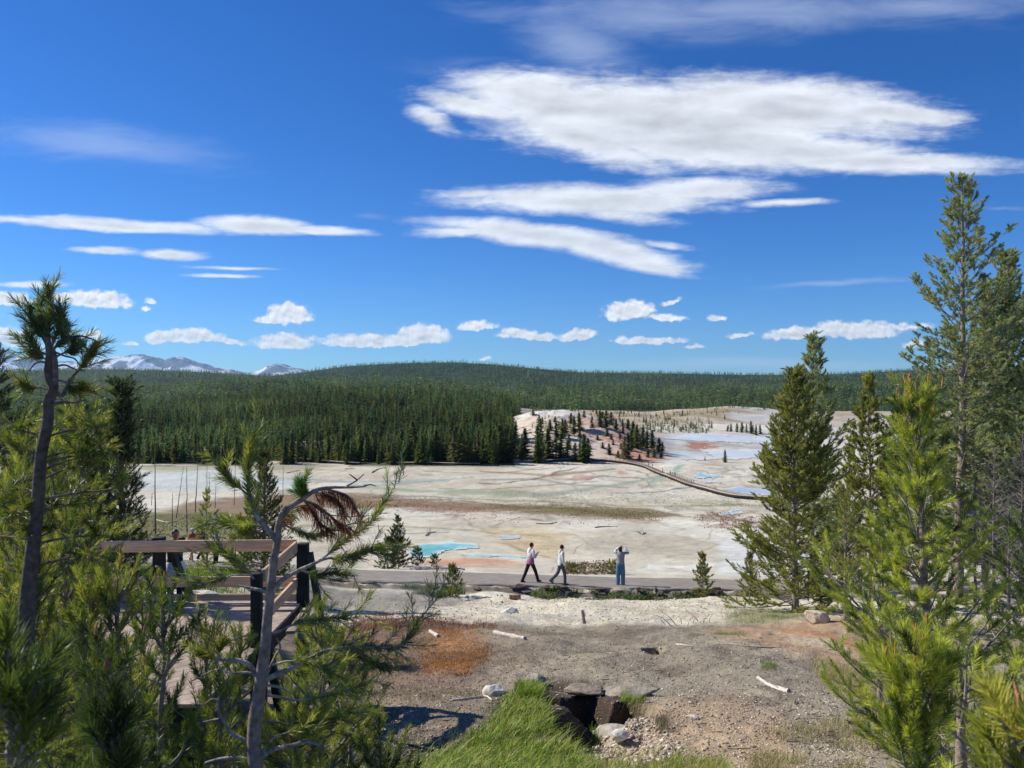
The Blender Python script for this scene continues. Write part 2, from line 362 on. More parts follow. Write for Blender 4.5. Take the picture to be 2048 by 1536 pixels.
CAVE = find(1222, 1418); CAVE2 = find(1150, 1400); HOLE = find(1306, 1303); CHAN = find(1225, 1478); CAVE3 = find(1175, 1448)
def height(X, Y):
    X = np.asarray(X, float); Y = np.asarray(Y, float)
    z = base_h(X, Y); px, d = polar(X, Y)
    # undulation
    near = sm(d, 4, 9)*(1-sm(d, 30, 34)); n1 = fbm(X*.45, Y*.45, 4, 3)-.5; n2 = fbm(X*2.6, Y*2.6, 4, 9)-.5
    z = z + near*(n1*.42+n2*.09)
    n3 = fbm(X*.6, Y*.6, 4, 21)-.5
    z = z + sm(d, 37.5, 46)*(1-sm(d, 280, 330))*(n3*.28+(fbm(X*.07, Y*.07, 3, 5)-.5)*.9)
    n4 = fbm(X*.02, Y*.02, 5, 31)-.5
    z = z + sm(d, 330, 420)*(n4*6) + sm(d, 1300, 2000)*(fbm(X*.004, Y*.004, 5, 33)-.5)*38*(1-sm(d, 3600, 4400))
    z = z + sm(d, 350, 400)*(1-sm(d, 560, 700))*sm(px, 1010, 1060)*(1-sm(px, 1290, 1340))*(fbm(X*.09, Y*.09, 4, 41)-.5)*5
    # the worn step in front of the path
    dn = path_near(px); e = d-dn
    led = sm(px, 600, 700)*(1-sm(px, 1560, 1650))
    jag = (fbm(X*2.2, Y*2.2, 3, 55)-.5)*.5
    led = led*(.35+.65*sm(px, 960, 1060)+0*px)
    z = z - led*(.36*(1-sm(e+jag*.9, -.45, -.02)))*sm(e, -4.5, -.8)*(.6+.8*fbm(X*.7, Y*.7, 3, 57))
    # hollow with an undercut back wall, and the small hole
    def bowl(C, rx, rn, rf, dep, pw, s=1.0):
        a = (X-C[0])/rx; b = Y-C[1]+.10*np.sin(X*9+1)+(fbm(X*4, Y*4, 3, 77)-.5)*.3; b = np.where(b > 0, b/rf, b/rn)
        q = np.sqrt(a*a+b*b); return dep*(1-sm(q, 1-pw, 1.0))
    hol = np.maximum.reduce([bowl(CAVE, .78, 1.0, .42, .95, .55), bowl(CAVE2, .62, .9, .42, .9, .5), bowl(CAVE3, .62, .9, .6, .50, .8), bowl(CHAN, .75, 1.0, .9, .28, .9)])
    z = z - hol
    z = z - bowl(HOLE, .27, .55, .22, .8, .35)
    return z
def gnd(x, y): return float(height(np.array([x]), np.array([y]))[0])
def at(px, py, lo=4.0): 
    p = find(px, py, lo); p[2] = gnd(p[0], p[1]); return p
def at_d(px, d):
    x = (px-1024)/F*d; return np.array([x, d, gnd(x, d)])

def poly_sd(px, py, poly):
    """signed distance in pixels, inside positive"""
    poly = np.asarray(poly, float); d2 = np.full(px.shape, 1e18); ins = np.zeros(px.shape, bool)
    for a, b in zip(poly, np.roll(poly, -1, 0)):
        e = b-a; w0 = px-a[0]; w1 = py-a[1]; t = np.clip((w0*e[0]+w1*e[1])/(e@e), 0, 1)
        d2 = np.minimum(d2, (w0-e[0]*t)**2+(w1-e[1]*t)**2)
        c = ((a[1] > py) != (b[1] > py)) & (px < e[0]*(py-a[1])/(e[1] if e[1] != 0 else 1e-9)+a[0]); ins ^= c
    return np.where(ins, 1, -1)*np.sqrt(d2)
def line_d(px, py, pts):
    pts = np.asarray(pts, float); d2 = np.full(px.shape, 1e18)
    for a, b in zip(pts[:-1], pts[1:]):
        e = b-a; w0 = px-a[0]; w1 = py-a[1]; t = np.clip((w0*e[0]+w1*e[1])/(e@e), 0, 1)
        d2 = np.minimum(d2, (w0-e[0]*t)**2+((w1-e[1]*t)*1.0)**2)
    return np.sqrt(d2)

def in_forest(px, d, X, Y):
    """density 0..1 of the forest cover"""
    n = (fbm(X*.012, Y*.012, 3, 61)-.5)
    f = np.where(px < 1010, sm(d, 318, 335), 0)
    edge = 1045+ (d-330)*-.30
    f = np.where((px >= 1010) & (d < 560), (px < edge+n*60)*sm(d, 318, 335), f)
    f = np.where((px >= 1010) & (d >= 560), sm(d+n*150, 1250, 1330), f)
    f = np.where((px < 1040) & (px >= 1010) & (d > 560), 1.0, f)
    f = np.where((px < 800) & (d < 560), f*(fbm(X*.03, Y*.03, 3, 63) > .40-.12*sm(d, 420, 560)), f)   # bare patches in the front of the forest
    return f

def paint_ground(X, Y, px, d, py, zi):
    """colour of the ground: soils, sinter crusts, algae and plants that stay put in the place"""
    near = zi <= 1; basin = zi in (1, 2, 3); farz = zi >= 3
    C = np.zeros(X.shape+(3,))
    def mixc(mask, col):
        nonlocal C
        mask = np.clip(mask, 0, 1)[..., None]; C = C*(1-mask)+np.asarray(col)*mask
    def nz(s, o=4, seed=0, sy=1): return fbm(X*s, Y*s*sy, o, seed)
    # pixel-row coordinate disturbed by world noise, used for ragged edges
    wx = px+(nz(.12, 4, 101)-.5)*70+(nz(.9, 3, 104)-.5)*14*(d < 60); wy = py+((nz(.06, 4, 102)-.5)*16+(nz(.3, 3, 103)-.5)*7)*np.where(d > 34, 1, 1.6)
    # --- near mound
    C[:] = lin(163, 151, 134)
    if near:
        big = nz(.35, 4, 1)
        mixc(sm(big, .42, .6)*.6, lin(152, 140, 124)); mixc(sm(nz(.8, 4, 2), .5, .68)*.4, lin(180, 168, 150)); mixc(sm(nz(1.1, 5, 8), .60, .68)*.5, lin(112, 96, 84))
        mixc(sm(1100-wx, -100, 250)*.6, lin(144, 124, 108))
        mixc(sm(poly_sd(wx, wy, [(1290, 1420), (1450, 1400), (1560, 1440), (1620, 1540), (1640, 1700), (1250, 1700), (1230, 1500)]), -30, 30)*.75, lin(192, 164, 136))
        mixc(sm(poly_sd(wx, wy, [(1400, 1480), (1560, 1470), (1600, 1560), (1380, 1560)]), -20, 20)*.5, lin(196, 172, 142))
        mixc(sm(poly_sd(wx, wy, [(1690, 1235), (1500, 1245), (1380, 1262), (1560, 1300), (1720, 1330), (1760, 1270)]), -8, 12)*.7, lin(186, 152, 124))
        mixc(sm(poly_sd(wx, wy, [(1540, 1262), (1700, 1268), (1720, 1310), (1600, 1285)]), -5, 8)*.75, lin(212, 196, 172))
        mixc(sm(line_d(wx, wy, [(1580, 1268), (1680, 1275), (1740, 1300)]), 9, 2)*.6, lin(190, 120, 80))
        red = poly_sd(wx, wy, [(700, 1240), (760, 1225), (830, 1236), (960, 1260), (985, 1310), (950, 1350), (840, 1372), (720, 1370), (640, 1330), (650, 1270)])
        mixc(sm(red, -30, 30)*.5, lin(132, 96, 78))
        mixc(sm(poly_sd(wx, wy, [(880, 1262), (950, 1268), (980, 1305), (930, 1345), (860, 1345), (850, 1300)]), -24, 26)*.6, lin(180, 118, 60))
        # grassy ground lower centre
        gr = poly_sd(wx, wy, [(1010, 1390), (1060, 1400), (1120, 1440), (1200, 1500), (1400, 1560), (1500, 1700), (400, 1750), (560, 1520), (760, 1480), (900, 1490), (970, 1440)])
        mixc(sm(gr, -18, 14)*.8, lin(70, 84, 30))
        mixc((px < 700)*sm(d, 13, 9)*.75, lin(82, 84, 48))
        # ground coloured darker brown across the hollow
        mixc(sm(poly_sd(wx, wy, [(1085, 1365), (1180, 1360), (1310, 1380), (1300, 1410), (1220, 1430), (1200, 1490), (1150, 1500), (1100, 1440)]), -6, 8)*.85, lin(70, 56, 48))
        mixc(sm(poly_sd(wx, wy, [(1200, 1440), (1290, 1450), (1320, 1500), (1250, 1520), (1200, 1500)]), -10, 10)*.6, lin(190, 178, 160))
        # --- white strip between mound and path
        strip = sm(wy, 1252, 1240)*(d > 18)
        mixc(strip, lin(224, 214, 196)); mixc(strip*sm(nz(.7, 5, 6), .5, .62)*.4, lin(186, 168, 144)); mixc(strip*sm(nz(.25, 4, 7), .5, .65)*.5, lin(222, 216, 204))
        gy = poly_sd(wx, wy, [(560, 1150), (700, 1172), (860, 1178), (960, 1186), (900, 1206), (820, 1222), (700, 1215), (560, 1210)])
        mixc(sm(gy, -6, 8)*.85*(d < 34), lin(140, 134, 126))
        mixc(sm(poly_sd(wx, wy, [(1440, 1230), (1520, 1218), (1620, 1220), (1620, 1240), (1520, 1250), (1450, 1245)]), -6, 6)*.6, lin(118, 122, 70))
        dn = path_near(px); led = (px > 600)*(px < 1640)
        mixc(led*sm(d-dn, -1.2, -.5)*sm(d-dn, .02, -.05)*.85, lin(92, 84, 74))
        # lawn by the path on the left
        mixc((px < 560)*sm(d, 24, 27)*sm(d-dn, .0, -.5), lin(98, 116, 52))
    # --- basin
    if basin or farz:
        B = (d > 36.4)*1.0
        beige = lin(206, 195, 178); mixc(sm(d-path_far(px), -.05, .15)*B, lin(212, 203, 186))
        def bas(mask, col, k=1.0): mixc(B*mask*k*(d < 340), col)
        bas(sm(nz(.05, 5, 11, .5), .44, .62), lin(196, 184, 166), .6)
        bas(sm(nz(.035, 5, 12, .45), .52, .62), lin(222, 216, 204), .8)
        bas(sm(nz(.09, 5, 13, .5), .56, .68), lin(184, 172, 154), .4)
        # fine meandering rills: thin level lines of a noise field
        f1 = nz(.022, 5, 14, .4); bas(sm(np.abs(f1-.5), .010, .003)*sm(d, 90, 130), lin(150, 144, 130), .6)
        f2 = nz(.04, 4, 15, .4); bas(sm(np.abs(f2-.44), .012, .004)*sm(d, 90, 130), lin(170, 174, 174), .6)
        f3 = nz(.03, 4, 16, .4); bas(sm(np.abs(f3-.56), .012, .004)*sm(d, 110, 150), lin(160, 150, 134), .5)
        def P_(poly, col, fe=6, k=1.0, br=None):
            m_ = sm(poly_sd(wx, wy, poly), -fe, fe)
            if br is not None: m_ = m_*sm(nz(br[0], 4, br[1], .6), br[2]-.05, br[2]+.05)
            mixc(B*m_*k, col)
        P_([(380, 1006), (570, 985), (700, 990), (850, 996), (960, 1003), (1150, 1008), (1290, 1014), (1350, 1028), (1300, 1044), (1200, 1038), (1000, 1022), (800, 1020), (600, 1020), (400, 1042), (250, 1050)], lin(136, 110, 84), 5, .85)
        P_([(980, 1008), (1150, 1010), (1290, 1018), (1330, 1030), (1240, 1036), (1100, 1024)], lin(122, 118, 76), 5, .8)
        P_([(700, 1004), (900, 1012), (1000, 1022), (860, 1024), (700, 1022)], lin(142, 92, 66), 4, .5)
        P_([(200, 1024), (420, 1020), (520, 1034), (500, 1075), (300, 1090), (150, 1080)], lin(106, 106, 62), 6, .85)
        P_([(1380, 1026), (1450, 1022), (1540, 1034), (1540, 1070), (1450, 1058), (1400, 1046)], lin(150, 120, 100), 5, .7, (.5, 201, .48))
        P_([(900, 980), (1060, 982), (1080, 990), (1000, 996), (880, 990)], lin(120, 138, 84), 4, .7)
        P_([(1060, 990), (1250, 992), (1480, 1004), (1540, 1012), (1400, 1014), (1200, 1004), (1060, 998)], lin(158, 158, 128), 4, .7, (.35, 202, .46))
        P_([(1120, 984), (1300, 980), (1460, 995), (1300, 1000), (1150, 996)], lin(218, 212, 198), 4, .6)
        P_([(840, 1024), (960, 1026), (1130, 1040), (1110, 1046), (900, 1034)], lin(150, 96, 78), 2, .6, (.8, 203, .56))
        P_([(540, 915), (700, 925), (640, 940), (560, 945), (480, 940)], lin(132, 128, 100), 6, .6)
        P_([(280, 946), (420, 938), (560, 955), (620, 978), (400, 985), (250, 980)], lin(196, 204, 204), 6, .8)
        P_([(280, 930), (420, 925), (440, 940), (300, 945)], lin(150, 150, 120), 5, .6)
        P_([(1135, 950), (1180, 948), (1190, 962), (1150, 960)], lin(176, 128, 112), 4, .7)
        P_([(1225, 942), (1260, 942), (1262, 948), (1230, 949)], lin(184, 124, 92), 3, .7)
        # ground round the turquoise pools
        P_([(950, 1118), (1010, 1128), (1060, 1140), (900, 1136), (830, 1128)], lin(206, 160, 132), 5, .8)
        P_([(840, 1122), (960, 1124), (1000, 1140), (860, 1136)], lin(196, 150, 124), 5, .5)
        P_([(960, 1060), (1080, 1058), (1130, 1075), (1150, 1100), (1110, 1118), (1060, 1105), (1000, 1088)], lin(202, 178, 132), 10, .6)
        P_([(1000, 1078), (1070, 1080), (1070, 1092), (1010, 1090)], lin(186, 156, 124), 4, .6)
        P_([(790, 1080), (930, 1078), (960, 1098), (1060, 1104), (1064, 1124), (900, 1126), (800, 1122)], lin(212, 202, 184), 5, .7)
        P_([(1240, 1062), (1380, 1066), (1420, 1090), (1330, 1110), (1200, 1105), (1180, 1080)], lin(186, 176, 160), 8, .7)
        P_([(1290, 1128), (1400, 1122), (1440, 1135), (1350, 1150), (1290, 1144)], lin(232, 228, 220), 4, .8, (.4, 204, .45))
        P_([(1420, 1080), (1540, 1060), (1700, 1060), (1700, 1160), (1450, 1150)], lin(214, 214, 214), 8, .8)
        P_([(1150, 1128), (1220, 1130), (1230, 1146), (1140, 1146)], lin(150, 136, 112), 3, .6, (2.0, 205, .5))
        # streams
        def L_(pts, wd, col, k=1.0): mixc(B*sm(line_d(px+(nz(.05, 3, 301)-.5)*26, py+(nz(.05, 3, 302)-.5)*9, pts), wd, wd*.35)*k, col)
        L_([(700, 972), (900, 984), (1020, 990), (1100, 986), (1180, 976), (1260, 966), (1330, 953)], 4, lin(158, 166, 150), .8)
        L_([(1310, 965), (1345, 945), (1360, 930), (1345, 920)], 7, lin(150, 172, 162), .8)
        L_([(960, 960), (1080, 958), (1150, 968), (1260, 975)], 3, lin(150, 150, 140), .8)
        L_([(600, 1050), (800, 1052), (960, 1058), (1100, 1072)], 1.6, lin(150, 138, 118), .7)
        L_([(1330, 1112), (1380, 1105), (1440, 1085)], 2, lin(160, 148, 128), .6)
        L_([(540, 955), (700, 965), (900, 962)], 4, lin(160, 172, 168), .7)
        for pts, wd, c_, k_ in (([(960, 967), (1000, 967), (1054, 961), (1091, 952), (1135, 942), (1160, 933)], 1.6, (120, 108, 92), .9), ([(1176, 958), (1210, 952), (1241, 955), (1291, 958)], 1.3, (120, 120, 112), .8), ([(1226, 985), (1272, 987), (1319, 983), (1350, 976), (1376, 975)], 1.8, (110, 118, 132), .9),
            ([(880, 975), (960, 978), (1040, 975), (1120, 966), (1200, 962)], 1.3, (132, 128, 116), .8), ([(640, 985), (760, 990), (900, 996), (1100, 1004), (1300, 1012), (1480, 1010)], 2.2, (150, 140, 116), .7), ([(1380, 965), (1420, 972), (1450, 984), (1500, 992)], 1.4, (140, 120, 100), .8), ([(1250, 938), (1290, 946), (1310, 960), (1290, 975)], 1.3, (128, 124, 112), .8),
            ([(1420, 1024), (1440, 1034), (1500, 1046)], 3, (110, 96, 76), .8), ([(760, 1002), (900, 1000), (1000, 1010), (1150, 1018), (1250, 1030)], 2.5, (110, 92, 66), .6), ([(1180, 1010), (1300, 1020), (1380, 1034)], 2, (120, 104, 80), .7), ([(1050, 1066), (1150, 1068), (1180, 1084), (1150, 1104)], 1.6, (176, 152, 112), .7), ([(1000, 1090), (1100, 1110), (1120, 1130), (1110, 1142)], 1.6, (150, 134, 110), .7),
            ([(1230, 1080), (1300, 1090), (1400, 1084), (1430, 1060)], 1.4, (160, 146, 124), .6), ([(560, 985), (640, 975), (760, 970), (860, 965), (940, 955)], 2, (150, 158, 150), .7), ([(850, 944), (950, 948), (1060, 940), (1130, 932)], 1.6, (150, 138, 122), .7), ([(1340, 900), (1400, 905), (1380, 925), (1450, 935)], 1.5, (150, 132, 116), .6), ([(300, 1078), (600, 1072), (760, 1066), (900, 1062)], 1.4, (130, 122, 104), .7)): L_(pts, wd, lin(*c_), k_)
        L_([(960, 942), (1100, 950), (1170, 944), (1230, 936)], 2.5, lin(150, 120, 96), .7)
    # --- beyond 300 m on the right: shallow blue flats, white and ochre sinter
    if farz:
        far = sm(d, 325, 345)
        mixc(far, lin(205, 192, 178))
        mixc(far*sm(nz(.02, 5, 21, .5), .46, .6)*.7, lin(176, 160, 144)); mixc(far*sm(nz(.03, 5, 22, .5), .52, .62)*.8, lin(222, 218, 212))
        pink = (px > 1000)*(1-sm(wx+(nz(.05, 4, 27)-.5)*90, 1290, 1350))*(1-sm(d, 540, 590))*far
        mixc(pink*.85, lin(214, 196, 182)); mixc(pink*sm(nz(.03, 4, 23), .45, .6)*sm(px, 1090, 1180)*.8, lin(206, 168, 148))
        mixc(pink*sm(px, 1215, 1260)*sm(nz(.04, 4, 24), .42, .6)*.7, lin(190, 138, 116)); mixc(pink*sm(wy, 836, 828)*.7, lin(226, 224, 220))
        hillr = sm(px, 1090, 1150)*far*sm(d, 640, 760)
        mixc(hillr*.7, lin(178, 158, 132)); mixc(hillr*sm(nz(.012, 4, 25), .5, .6)*.5, lin(140, 128, 96)); mixc(hillr*sm(px, 1430, 1480)*sm(nz(.01, 4, 26), .4, .55)*.8, lin(206, 204, 204))
        flat_ = sm(px, 1300, 1360)*far*(1-sm(d, 620, 700))
        mixc(flat_*.4, lin(214, 208, 200))
        P_([(1300, 872), (1400, 864), (1560, 868), (1560, 925), (1450, 925), (1350, 920), (1380, 900), (1330, 890)], lin(196, 200, 204), 5, .8)
        P_([(1360, 890), (1400, 886), (1440, 890), (1420, 898), (1375, 898)], lin(172, 112, 84), 3, .85)
        P_([(1400, 918), (1480, 912), (1500, 926), (1430, 930)], lin(196, 168, 140), 3, .7)
        for pl, cc, kk in (([(1360, 880), (1560, 876), (1560, 884), (1400, 890)], (226, 226, 224), .8), ([(1290, 852), (1440, 846), (1560, 850), (1560, 862), (1400, 860), (1300, 862)], (226, 220, 212), .8), ([(1420, 918), (1560, 912), (1560, 936), (1470, 934)], (214, 206, 192), .7), ([(1380, 926), (1560, 938), (1560, 946), (1400, 938)], (176, 164, 148), .6),
            ([(1400, 966), (1560, 958), (1560, 968), (1430, 972)], (228, 224, 216), .8), ([(1340, 905), (1400, 898), (1420, 904), (1370, 912)], (186, 204, 214), .8), ([(1420, 886), (1540, 890), (1540, 896), (1440, 893)], (170, 150, 132), .6), ([(1310, 925), (1350, 922), (1370, 935), (1330, 945)], (222, 222, 214), .7), ([(1200, 1052), (1440, 1050), (1460, 1062), (1240, 1064)], (214, 206, 190), .6)): P_(pl, lin(*cc), 3, kk)
        P_([(1360, 950), (1380, 944), (1450, 944), (1470, 956), (1420, 964), (1370, 962)], lin(186, 178, 158), 4, .8)
        # --- forest floor and far wooded hills
        fo = in_forest(px, d, X, Y)
        mixc(fo*.9, lin(70, 74, 52)); mixc(fo*sm(d, 500, 1000)*.95, lin(34, 48, 30))
        mixc(fo*sm(d, 1200, 2000), lin(36, 52, 32)); mixc(fo*sm(d, 1200, 2000)*sm(nz(.006, 4, 71), .45, .62)*.5, lin(52, 68, 40))
        mixc(sm(d, 1700, 1800), lin(34, 50, 30)); mixc(sm(d, 1700, 1800)*sm(nz(.004, 5, 72), .5, .62)*.6, lin(56, 72, 42))
    C = np.clip(C, 0, 1)
    return C

def build_ground():
    cols_in = np.arange(-120, 2170, 3.2)
    a_in = np.arctan((cols_in-1024)/F)
    left = -np.linspace(math.pi, -a_in[0], 90)[:-1]; right = np.linspace(a_in[-1], math.pi, 90)[1:]
    A = np.concatenate([left, a_in, right])
    # rows even in the photo's height
    dd = np.geomspace(.4, 8900, 6000); z = base_h(np.zeros_like(dd), dd); pp = HOR-z/dd*F
    w = np.abs(np.gradient(np.clip(pp, -1e9, 1750)))+.03+ .4*np.gradient(np.log(dd))/np.gradient(np.log(dd)).max()*(dd > 300)*1.2
    c = np.cumsum(w); R = np.interp(np.linspace(c[0], c[-1], 1250), c, dd)
    Rg, Ag = np.meshgrid(R, A, indexing='ij')
    pc = np.clip(Ag, -FMAX, FMAX)
    rr = Rg/np.cos(pc); X = rr*np.sin(Ag); Y = rr*np.cos(Ag)
    Z = height(X, Y)
    nR, nA = Rg.shape
    C = np.zeros(X.shape+(3,))
    cuts = [0, np.searchsorted(R, 31.5), np.searchsorted(R, 39.5), np.searchsorted(R, 320), np.searchsorted(R, 345), nR]
    pxA = 1024+F*np.tan(pc)
    pyA = HOR-base_h(X, Y)/Rg*F
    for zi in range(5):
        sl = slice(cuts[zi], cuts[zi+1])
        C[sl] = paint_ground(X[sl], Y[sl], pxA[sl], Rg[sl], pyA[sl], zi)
    C = np.clip(C*np.array([1.06, 1.07, 1.0]), 0, 1)
    V = np.stack([X, Y, Z], -1).reshape(-1, 3)
    i = np.arange(nR-1)[:, None]*nA; j = np.arange(nA-1)[None, :]
    f = np.stack([i+j, i+j+1, i+nA+j+1, i+nA+j], -1).reshape(-1, 4)
    m = bpy.data.materials.new('sinter_and_soil'); m.use_nodes = True; t = NT(m.node_tree); bs = t.n['Principled BSDF']
    atn = t.new('ShaderNodeAttribute'); atn.attribute_name = 'Col'
    tc = t.new('ShaderNodeTexCoord').outputs['Object']
    v1 = t.ramp(t.noise(tc, 7, 8, .7), .30, .70, .72, 1.28, False)
    v2 = t.ramp(t.noise(tc, .7, 6, .6), .3, .7, .86, 1.14, False)
    v3 = t.ramp(t.noise(tc, .06, 8, .62), .3, .7, .86, 1.14, False)
    vor = t.new('ShaderNodeTexVoronoi'); t.put(vor.inputs['Vector'], tc); vor.inputs['Scale'].default_value = 34
    stone = t.ramp(vor.outputs['Distance'], .12, .42, 1.25, .82)
    c = t.scale(atn.outputs['Color'], t.m('MULTIPLY', t.m('MULTIPLY', v1, v2), t.m('MULTIPLY', v3, stone)))
    t.l.new(c, bs.inputs['Base Color']); bs.inputs['Roughness'].default_value = .92; bs.inputs['Specular IOR Level'].default_value = .15
    b1 = t.new('ShaderNodeBump'); b1.inputs['Strength'].default_value = .75; b1.inputs['Distance'].default_value = .035
    t.l.new(t.m('ADD', t.noise(tc, 16, 8, .72), t.m('MULTIPLY', vor.outputs['Distance'], -.5)), b1.inputs['Height'])
    b2 = t.new('ShaderNodeBump'); b2.inputs['Strength'].default_value = .5; b2.inputs['Distance'].default_value = .6
    t.l.new(t.noise(tc, .35, 8, .6), b2.inputs['Height']); t.l.new(b1.outputs[0], b2.inputs['Normal'])
    t.l.new(b2.outputs[0], bs.inputs['Normal'])
    g = mobj('ground', V, [f], m, None, C.reshape(-1, 3), True); tag(g, kind='structure')
build_ground()

# path laid 1-2 cm proud of the ground
def build_path():
    pxs = np.arange(-380, 2390, 8.0); nv = 9; V = []
    dn = path_near(pxs); df = path_far(pxs)
    for k in range(nv):
        t_ = k/(nv-1); d = dn*(1-t_)+df*t_; X = (pxs-1024)/F*d
        z = base_h(X, d)+.03
        V.append(np.stack([X, d, z], -1))
    V0 = V[0].copy(); V0[:, 2] -= .10; V0[:, 1] += .02; V = [V0]+V
    V1 = V[-1].copy(); V1[:, 2] -= .30; V.append(V1)
    V = np.stack(V, 0); n, k = V.shape[:2]
    i = np.arange(n-1)[:, None]*k; j = np.arange(k-1)[None, :]
    f = np.stack([i+j, i+j+1, i+k+j+1, i+k+j], -1).reshape(-1, 4)
    m = mat_plain('path_gravel', lin(146, 138, 128), .95, (2.2, .82, 1.15), (40, .5, .01), .1)
    o = mobj('path', V.reshape(-1, 3), [f], m, smooth=True); tag(o, kind='structure')
build_path()

# ------------------------------------------------------------------ water
def build_water():
    def wmat(name, c, rough=.28, ty=.4):
        m = bpy.data.materials.new(name); m.use_nodes = True; t = NT(m.node_tree); bs = t.n['Principled BSDF']
        tc = t.new('ShaderNodeTexCoord').outputs['Object']; at_ = t.new('ShaderNodeAttribute'); at_.attribute_name = 'Col'
        t.l.new(at_.outputs['Color'], bs.inputs['Base Color']); t.l.new(t.ramp(at_.outputs['Alpha'], 0, 1, .85, rough), bs.inputs['Roughness']); t.l.new(t.ramp(at_.outputs['Alpha'], 0, 1, .05, .5), bs.inputs['Specular IOR Level']); bs.inputs['IOR'].default_value = 1.2
        b = t.new('ShaderNodeBump'); b.inputs['Strength'].default_value = .15; b.inputs['Distance'].default_value = .05
        t.l.new(t.noise(t.v('MULTIPLY', tc, (1, ty, 1)), 1.2, 4), b.inputs['Height']); t.l.new(b.outputs[0], bs.inputs['Normal'])
        return m
    mw = wmat('pool_water', None)
    def pool(name, poly, deep, edge, ew=4, lift=.05):
        poly = np.array(poly, float); x0, x1 = poly[:, 0].min()-6, poly[:, 0].max()+6; y0, y1 = poly[:, 1].min()-3, poly[:, 1].max()+3
        nx = int((x1-x0)/2.2)+2; ny = int((y1-y0)/.8)+2
        gx, gy = np.meshgrid(np.linspace(x0, x1, nx), np.linspace(y0, y1, ny), indexing='ij')
        dd = np.geomspace(34, 2500, 5000); P = np.zeros(gx.shape+(3,)); 
        for i in range(nx):
            X = (gx[i, 0]-1024)/F*dd; pp = HOR-base_h(X, dd)/dd*F
            pm = np.minimum.accumulate(pp); P[i, :, 1] = np.interp(-gy[i], -pm, dd)
        P[:, :, 0] = (gx-1024)/F*P[:, :, 1]
        P[:, :, 2] = height(P[:, :, 0], P[:, :, 1])
        wxx = gx+(fbm(P[..., 0]*.25, P[..., 1]*.12, 4, 401)-.5)*26; wyy = gy+(fbm(P[..., 0]*.3, P[..., 1]*.15, 4, 402)-.5)*7
        sdv = poly_sd(wxx, wyy, poly)
        # level-ish water sheet just above its bed
        P[:, :, 2] += .02+.0005*P[:, :, 1]
        keep = (sdv[:-1, :-1] > 0) & (sdv[1:, :-1] > 0) & (sdv[1:, 1:] > 0) & (sdv[:-1, 1:] > 0)
        i, j = np.nonzero(keep); f = np.stack([i*ny+j, (i+1)*ny+j, (i+1)*ny+j+1, i*ny+j+1], 1)[:, ::-1]
        if len(f) == 0: return
        k = sm(sdv.ravel()+(fbm(P[..., 0]*.5, P[..., 1]*.25, 3, 403).ravel()-.5)*ew, 0, ew*1.6)[:, None]; k0 = sm(sdv.ravel(), 0, ew*.8)[:, None]; C = (1-k)*(edge*k0+(1-k0)*lin(210, 200, 184))+k*deep; C = np.concatenate([C, k0], 1)
        used = np.unique(f); rm = -np.ones(nx*ny, int); rm[used] = np.arange(len(used))
        o = mobj(name, P.reshape(-1, 3)[used], [rm[f]], mw, None, C[used], True); tag(o, kind='structure')
    turq = lin(104, 184, 184); pale = lin(190, 222, 218); blue = lin(134, 192, 208); sh = lin(206, 212, 212); gr = lin(214, 210, 202)
    pool('turquoise_water', [(816, 1100), (832, 1090), (870, 1086), (905, 1084), (950, 1090), (960, 1097), (915, 1099), (885, 1106), (862, 1114), (818, 1116)], turq, pale, 6)
    pool('pale_turquoise_water', [(918, 1108), (965, 1106), (1010, 1107), (1060, 1110), (1048, 1120), (985, 1121), (940, 1116)], lin(160, 200, 200), pale, 5)
    pool('shallow_water', [(1000, 1070), (1045, 1070), (1046, 1077), (1004, 1078)], lin(176, 190, 196), gr, 3)
    pool('blue_pool_water', [(1382, 950), (1400, 946), (1440, 949), (1452, 955), (1430, 959), (1388, 957)], blue, sh, 3)
    pool('narrow_pool_water', [(1380, 962), (1420, 961), (1450, 966), (1410, 968)], sh, gr, 3)
    pool('shallow_blue_water', [(1316, 874), (1380, 868), (1450, 870), (1560, 878), (1560, 890), (1450, 888), (1370, 886), (1330, 882)], sh, gr, 4)
    pool('shallow_blue_water', [(1395, 893), (1440, 897), (1560, 895), (1560, 914), (1470, 919), (1430, 914), (1405, 903)], sh, gr, 4)
    pool('shallow_blue_water', [(1352, 918), (1400, 912), (1440, 910), (1452, 917), (1390, 921)], sh, gr, 4)
    pool('stream_water', [(1440, 980), (1480, 974), (1560, 980), (1560, 990), (1480, 988)], lin(176, 190, 200), gr, 3)
    pool('blue_pool_water', [(1444, 1024), (1480, 1021), (1490, 1027), (1450, 1030)], lin(130, 176, 190), gr, 3)
    pool('blue_pool_water', [(1600, 1040), (1690, 1036), (1700, 1060), (1620, 1066)], lin(110, 186, 196), gr, 4)
build_water()

